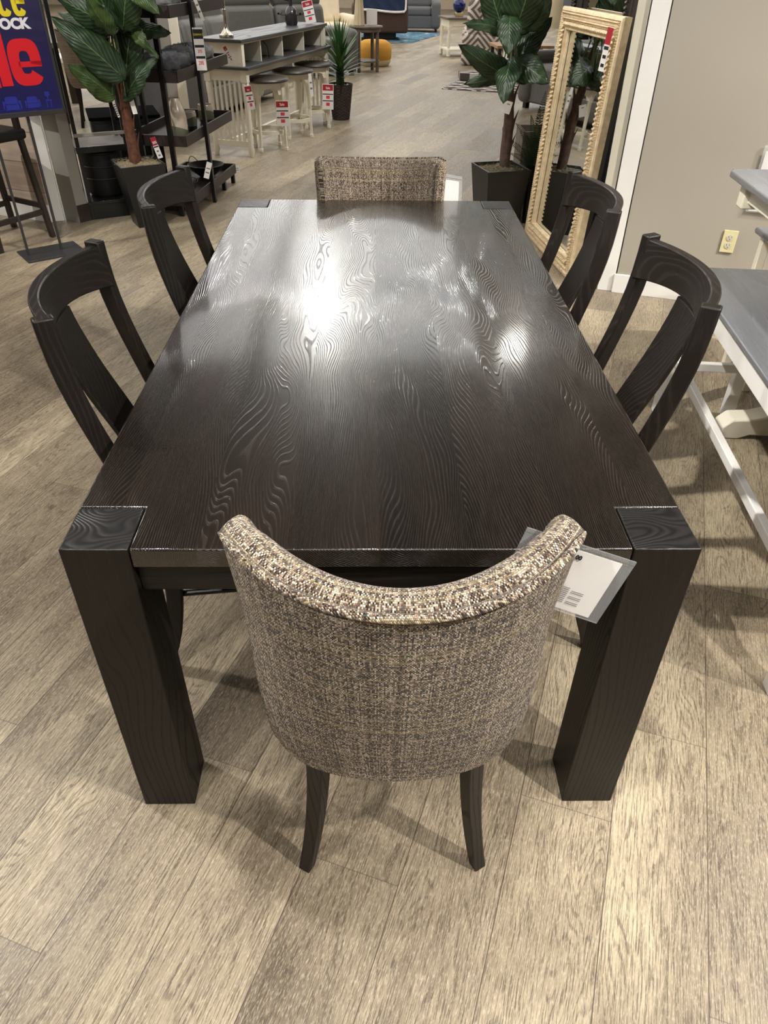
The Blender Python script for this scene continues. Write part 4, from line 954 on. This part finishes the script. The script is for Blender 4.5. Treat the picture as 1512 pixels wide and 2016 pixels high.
# round stools
def round_stool(label, loc, rz):
    t = thing('round_stool', label, 'stool', loc, rz, 'round white bar stools')
    MB().lathe([(.001, 0), (.190, 0), (.206, .006), (.212, .015), (.207, .026), (.195, .032), (.001, .034)], 40, (0, 0, .578)).build('seat', M['stooltop'], t, smooth=40)
    b = MB(); n = 64; ro, ri = .165, .150; top, rings = .578, []
    for i in range(n):
        a = 2*pi*i/n; k = abs(((a-pi/4) % (pi/2))/(pi/2)*2-1); zb = .515-(.035 if k > .62 else .0)+(.02*(1-(k/.62)**2) if k < .62 else 0)
        rings.append([(ri*cos(a), ri*sin(a), zb), (ro*cos(a), ro*sin(a), zb), (ro*cos(a), ro*sin(a), top), (ri*cos(a), ri*sin(a), top)])
    rings.append(rings[0]); b.loft(rings, caps=False); b.build('apron', M['white'], t, smooth=40)
    for k in range(4):
        a = pi/4+k*pi/2; c, s = cos(a), sin(a); path = []
        for z, r, w in ((0, .178, .9), (.03, .176, .95), (.035, .176, .72), (.3, .168, .85), (.46, .158, 1.15), (.465, .158, 1.3), (.575, .155, 1.3)):
            path.append((Vector((c*r, s*r, z)), Vector((c, s, 0))*w, Vector((-s, c, 0))*w))
        MB().sweep(path, .032, .032).build('leg', M['white'], t, bevel=.002)
    MB().lathe([(.150, 0), (.165, 0), (.165, .032), (.150, .032), (.150, 0)], 48, (0, 0, .15), caps=False).build('foot_ring', M['white'], t, smooth=40)
    return t
rs = round_stool('round white stool with dark seat nearest the ladder shelf', (-1.0, 6.97, 0), rad(20))
dup(rs, (-.805, 7.60, 0), rad(28), 'round white stool with dark seat, middle of the three')
dup(rs, (-.63, 8.16, 0), rad(14), 'round white stool with dark seat next to the spiky potted plant')
GT = 'red sale price tags on the bar set'
price('price_tag', 'red-headed price tag on near leg of the bar console', (-1.11, 6.50, .60), .062, .19, rad(12), rad(-7), 'red')
price('price_tag', 'red-headed price tag on the stool nearest the ladder shelf', (-.85, 6.83, .44), .12, .215, rad(5), 0, 'red')
price('price_tag', 'price tag seen edge-on on the middle stool', (-.625, 7.47, .585), .03, .20, rad(10), rad(-5), 'plain')
price('price_tag', 'red-headed price tag on the stool beside the spiky plant', (-.475, 8.02, .43), .12, .24, rad(5), rad(2), 'red')
# ------------------------------------------------------------------ spiky plant in woven pot
yp = thing('potted_plant', 'spiky green plant in woven brown pot at end of the bar console', 'plant', (-.365, 8.62, 0))
b = MB(); NP = 48; rings = []
for i in range(26):
    z = .36*i/25; r = .098+.042*(z/.36)
    rings.append([((r+.004*sin(j*pi/2+(i % 2)*pi))*cos(2*pi*j/NP), (r+.004*sin(j*pi/2+(i % 2)*pi))*sin(2*pi*j/NP), z) for j in range(NP)])
rings.append([(.128*cos(2*pi*j/NP), .128*sin(2*pi*j/NP), .36) for j in range(NP)]); rings.append([(.12*cos(2*pi*j/NP), .12*sin(2*pi*j/NP), .33) for j in range(NP)])
b.loft(rings).build('pot', M['wicker'], yp, smooth=25)
pe = MB()
for k in range(70):
    a, r = random.uniform(0, 6.28), .115*math.sqrt(random.random()); pe.sphere((r*cos(a), r*sin(a), .335), random.uniform(.008, .016), 4)
pe.build('pebbles', M['terracotta'], yp)['kind'] = 'stuff'
MB().tube([(0, 0, .3), (0, .0, .45), (.005, 0, .62)], [.05, .045, .03], 10).build('stem', M['yucca'], yp)
for k in range(84):
    a = k*2.399; el = rad(80-72*(k/84)); l = random.uniform(.30, .44); z0 = .66-.26*(k/84)
    d = Vector((cos(a)*cos(el), sin(a)*cos(el), sin(el))); s = d.cross(Vector((0, 0, 1))).normalized(); P0 = Vector((0, 0, z0)); b = MB(); prev = None
    for i in range(6):
        t_ = i/5; c = P0+d*l*t_-Vector((0, 0, 1))*.16*l*t_*t_; w_ = .027*(1-t_)**.7*(1 if t_ > .1 else .6)+.0004
        cur = [b.v(c-s*w_), b.v(c+s*w_)]
        if prev: b.f([prev[0], prev[1], cur[1], cur[0]])
        prev = cur
    b.build('leaf', M['yucca' if k % 4 > 1 else 'yucca_b'], yp, recalc=False, smooth=60)
# ------------------------------------------------------------------ lounge furniture down the aisle
def sofa(name, label, loc, rz, w, mat, seats=2, d=.95, arm=.22, hb=.95, group=None, cat='sofa', recl=False):
    t = thing(name, label, cat, loc, rz, group)       # faces local -y, origin at centre
    iw = w-2*arm; box('base', (0, .02, .20), (w-.04, d-.1, .26), mat, t, .03, seg=3)
    for s in (-1, 1): cushion('arm', (s*(w/2-arm/2), -.02, .34), (arm, d-.04, .56), mat, t, .09)
    for k in range(seats):
        x = -iw/2+iw*(k+.5)/seats
        cushion('seat_cushion', (x, -.08, .41), (iw/seats-.01, d-.28, .18), mat, t, .06)
        cushion('back_cushion', (x, d/2-.22, .68), (iw/seats-.01, .24, .46), mat, t, .09, rx=rad(-10))
        cushion('headrest', (x, d/2-.14, hb-.06), (iw/seats-.03, .22, .24), mat, t, .09)
    for sx in (-1, 1):
        for sy in (-1, 1): box('foot', (sx*(w/2-.1), sy*(d/2-.12), .035), (.06, .06, .07), M['black'], t)
    return t
# gray leather sectional backing onto the console
sofa('sectional_sofa', 'gray leather reclining sofa directly behind the bar console', (-1.93, 9.35, 0), rad(72), 2.2, M['gray_leather'], 3, hb=1.0)
sofa('sectional_sofa', 'gray leather sofa section further back, left of the cream armchair', (-1.35, 12.2, 0), rad(35), 2.2, M['gray_leather'], 2, hb=1.05)
sofa('armchair', 'cream leather armchair beyond the gray sofa', (-.85, 15.6, 0), rad(20), 1.1, M['cream_leather'], 1, hb=1.0, cat='armchair')
sofa('loveseat', 'charcoal fabric sofa at the far end of the aisle', (.75, 20.8, .012), rad(-4), 1.9, M['gray_fabric'], 2, hb=1.0)
sofa('armchair', 'gray fabric armchair behind the white end table', (3.2, 18.6, 0), rad(-40), 1.1, M['gray_fabric'], 1, hb=1.0, cat='armchair')
# brown recliner seen from behind with navy throw
rc = thing('recliner', 'brown fabric recliner turned away beyond the yellow pouf', 'armchair', (.18, 18.5, .012), rad(3))
MB().loft([[(-.60, -.40, .13), (.60, -.40, .13), (.56, .4, .13), (-.56, .4, .13)], [(-.60, -.44, .5), (.60, -.44, .5), (.56, .4, .5), (-.56, .4, .5)], [(-.56, -.46, 1.05), (.56, -.46, 1.05), (.50, -.2, 1.08), (-.50, -.2, 1.08)]]).build('back', M['brown_fabric'], rc, bevel=.05, seg=3)
for s in (-1, 1): cushion('arm', (s*.50, .1, .4), (.2, .9, .52), M['brown_fabric'], rc, .08)
box('mechanism', (0, .0, .075), (.7, .5, .11), M['blackm'], rc, .01)
box('base', (0, .0, .01), (.85, .6, .02), M['black'], rc, .004)
nt = thing('throw_blanket', 'navy throw with white sherpa edge draped over the brown recliner', 'blanket', (.18, 18.5, 0), rad(3))
b = MB(); gx = 22; gz = 10; rows = []
for i in range(gx+1):
    x = -.42+.94*i/gx; rows.append([b.v((x, -.475-.012*sin(x*22+j), .56-.02*sin(x*5)+(.48)*j/gz+.0)) for j in range(gz+1)])
for i in range(gx):
    for j in range(gz): b.f([rows[i][j], rows[i+1][j], rows[i+1][j+1], rows[i][j+1]])
b.build('cloth', M['navy_throw'], nt, solid=.015, recalc=False)
b = MB(); b.tube([(-.42, -.48, .56)]+[(x_/10, -.485-.012*sin(x_*2.2), .555-.02*sin(x_/2)) for x_ in range(-4, 6)]+[(.53, -.48, .58), (.54, -.47, 1.0)], .022, 7); b.build('sherpa_edge', M['white_fleece'], nt)
rg = tag(MB().box((0, 0, .006), (2.4, 2.6, .012)).build('area_rug', [M['rug_blue']]), 'blue and white patterned rug under the charcoal sofa', 'rug'); rg.location = (.18, 19.35, 0); rg.rotation_euler = (0, 0, rad(-20))
# round side table with ribbed lamp and card
rt = thing('side_table', 'round brown two-tier side table beside the yellow pouf', 'table', (-.10, 12.95, 0), rad(15))
MB().lathe([(.001, 0), (.26, 0), (.275, .008), (.27, .025), (.001, .028)], 40, (0, 0, .60)).build('tabletop', M['weathered'], rt)
MB().lathe([(.001, 0), (.225, 0), (.225, .02), (.001, .02)], 40, (0, 0, .14)).build('lower_shelf', M['weathered'], rt)
MB().lathe([(.225, 0), (.24, 0), (.24, .05), (.225, .05)], 40, (0, 0, .55)).build('apron', M['weathered'], rt)
for k in range(4):
    a = pi/4+k*pi/2; box('leg', (.215*cos(a), .215*sin(a), .30), (.04, .04, .60), M['weathered'], rt, .002, rz=a)
tl = thing('table_lamp', 'cream ribbed column lamp on the round side table', 'lamp', (-.20, 12.95, .63))
b = MB(); rings = []
for i in range(12):
    z = .42*i/11; r = .085-.035*(i/11); rings.append([((r*(1+.06*cos(10*2*pi*j/60)))*cos(2*pi*j/60), (r*(1+.06*cos(10*2*pi*j/60)))*sin(2*pi*j/60), z) for j in range(60)])
b.loft(rings).build('base', M['lampshade'], tl, smooth=50)
MB().lathe([(.2, .46), (.16, .74), (.158, .74), (.198, .46)], 32, caps=False).build('lamp_shade', M['white'], tl)
card('sign_card', 'lilac white card standing behind the ribbed lamp', (.0, 13.03, .835), .17, .20, 0, 0, M['paper'], 'sign')
pf = thing('pouf', 'round mustard yellow pouf with pale bottom fringe', 'pouf', (.05, 13.75, 0))
MB().lathe([(.001, .05), (.25, .05), (.285, .12), (.29, .24), (.26, .33), (.19, .37), (.001, .38)], 40).build('cushion', M['yellow_pouf'], pf, smooth=60)
MB().lathe([(.001, 0), (.235, 0), (.27, .05), (.276, .09), (.25, .10), (.001, .10)], 40).build('base_band', M['lampshade'], pf, smooth=60)
# white end table with cobalt globe lamp
et = thing('end_table', 'antique white square end table right of the aisle', 'table', (1.62, 15.42, 0), rad(12))
box('tabletop', (0, 0, .605), (.62, .62, .03), M['weathered'], et, .004)
box('apron', (0, 0, .525), (.52, .52, .12), M['white'], et, .004); box('drawer_front', (0, -.264, .525), (.36, .012, .08), M['white'], et, .002)
box('lower_shelf', (0, 0, .11), (.5, .5, .03), M['white'], et, .003)
for sx in (-1, 1):
    for sy in (-1, 1):
        MB().lathe([(.02, 0), (.034, .015), (.03, .05), (.035, .07), (.035, .12), (.022, .14), (.036, .24), (.026, .40), (.036, .44), (.036, .48)], 14, (sx*.24, sy*.24, 0)).build('leg', M['white'], et)
gl = thing('globe_lamp', 'cobalt blue glass globe lamp on brass foot on the end table', 'lamp', (1.62, 15.42, .62))
MB().box((0, 0, .03), (.15, .15, .06)).build('foot', M['brass'], gl, bevel=.004)
MB().sphere((0, 0, .17), .115, 16).build('globe', M['blue_glass'], gl, smooth=60)
MB().tube([(0, 0, .28), (0, 0, .5)], .012, 8).build('stem', M['brass'], gl)
dp = thing('desk_ornament', 'small brass antler ornament beside the blue globe lamp', 'ornament', (1.85, 15.5, .62))
MB().tube([(0, 0, .02), (.02, 0, .12), (.10, 0, .14), (.14, 0, .26)], .014, 6).build('antler', M['brass'], dp); MB().tube([(.05, 0, .13), (.02, 0, .2), (.05, 0, .28)], .01, 6).build('antler', M['brass'], dp)
MB().box((0, 0, .012), (.12, .08, .024)).build('stand', M['black'], dp)
# patterned accent chair and footstool
ac = thing('accent_chair', 'taupe and cream diamond-print chair right of the aisle', 'armchair', (1.95, 14.15, 0), rad(-8))
cushion('seat', (0, 0, .235), (.72, .72, .47), M['chevron'], ac, .07)
cushion('backrest', (.0, -.22, .64), (.60, .26, .66), M['chevron'], ac, .12, rx=rad(4))
for s in (-1, 1): cushion('arm', (s*.30, .08, .42), (.14, .52, .24), M['chevron'], ac, .06)
rg2 = tag(MB().box((0, 0, .006), (1.5, 2.0, .012)).build('area_rug', M['rug_diamond']), 'gray and white trellis rug corner right of the aisle', 'rug'); rg2.location = (2.05, 11.75, 0); rg2.rotation_euler = (0, 0, rad(-20))
bx = tag(box('storage_box', (0, 0, .05), (.42, .3, .09), M['rug_diamond'], bevel=.004), 'flat patterned box lying on the trellis rug', 'box'); bx.location = (1.55, 12.0, .013)
dk = thing('display_table', 'tan wooden low table behind the right potted tree', 'table', (2.35, 12.6, .012), rad(5))
box('tabletop', (0, 0, .40), (.9, .6, .04), M['wood_tan'], dk, .004)
for sx in (-1, 1):
    for sy in (-1, 1): box('leg', (sx*.4, sy*.25, .19), (.05, .05, .38), M['espresso'], dk)
# dark recliner & lampshade glimpsed behind the right tree
sofa('armchair', 'gray leather armchair glimpsed behind the right tree and mirror', (2.45, 9.4, 0), rad(-60), .95, M['gray_leather'], 1, hb=.95, cat='armchair')
fl = thing('table_lamp', 'cream shaded lamp glimpsed above the right potted tree', 'lamp', (1.62, 6.45, 0))
MB().lathe([(.001, 0), (.12, 0), (.12, .02), (.012, .03), (.012, 1.1), (.001, 1.1)], 20).build('stand', M['iron'], fl)
MB().lathe([(.19, 1.06), (.12, 1.36), (.118, 1.36), (.188, 1.06)], 32, caps=False).build('lamp_shade', M['lampshade'], fl)
# furniture seen through the rack at left
bk = dup(ub, (-3.0, 8.12, 0), rad(14), 'tan upholstered chair seen through the black rack behind the left tree')
del bk['group']
def swap(o):
    if o.type == 'MESH' and o.data.materials and o.data.materials[0] == M['tweed']:
        o.data = o.data.copy(); o.data.materials[0] = M['tweed_fine']
    for c in o.children: swap(c)
swap(bk)
d2 = thing('dining_table', 'weathered wood table beside the tan chair behind the rack', 'table', (-4.05, 8.75, 0), rad(14))
box('tabletop', (0, 0, .74), (1.2, 1.6, .05), M['weathered'], d2, .004)
for sx in (-1, 1):
    for sy in (-1, 1): box('leg', (sx*.5, sy*.7, .36), (.08, .08, .72), M['espresso'], d2, .003)
wt = thing('bench', 'white slipcovered bench beyond the black rack', 'bench', (-3.5, 10.4, 0), rad(10))
box('seat', (0, 0, .40), (1.3, .5, .08), M['white'], wt, .02); 
for sx in (-1, 1):
    for sy in (-1, 1): box('leg', (sx*.58, sy*.2, .18), (.07, .07, .36), M['white'], wt, .003)
cbn = thing('cabinet', 'tall white and gray cabinet behind the ladder shelf', 'cabinet', (-2.15, 7.35, 0), rad(14))
box('body', (0, 0, .62), (.55, .45, 1.24), M['greige'], cbn, .004); box('side_post', (.26, -.20, .62), (.09, .06, 1.25), M['white'], cbn, .004); box('door', (-.06, -.232, .62), (.36, .012, 1.1), M['gray_fabric'], cbn, .003)
# ------------------------------------------------------------------ camera, world, colour
cam = bpy.data.cameras.new('camera'); cam.sensor_fit = 'HORIZONTAL'; cam.sensor_width = 36; cam.lens = 1432.69*36/1512
cam.clip_start = .05; cam.clip_end = 100
co = bpy.data.objects.new('camera', cam); COL.objects.link(co); sc.camera = co
pi_, ya, ro = .6552, .0229, .0136
fw = Vector((sin(ya)*cos(pi_), cos(ya)*cos(pi_), -sin(pi_))); rt_ = Vector((cos(ya), -sin(ya), 0)); up = rt_.cross(fw)
r2 = rt_*cos(ro)+up*sin(ro); u2 = -rt_*sin(ro)+up*cos(ro)
Mx = Matrix((r2, u2, -fw)).transposed().to_4x4(); Mx.translation = Vector((-.0196, -.9161, 1.5445)); co.matrix_world = Mx
w = bpy.data.worlds.new('world'); sc.world = w; w.use_nodes = True
w.node_tree.nodes['Background'].inputs[0].default_value = (1, .95, .88, 1); w.node_tree.nodes['Background'].inputs[1].default_value = .3
sc.cycles.sample_clamp_indirect = 6.0
sc.view_settings.view_transform = 'Standard'; sc.view_settings.look = 'None'; sc.view_settings.gamma = 1; sc.view_settings.use_curve_mapping = False
sc.view_settings.exposure = 0.08
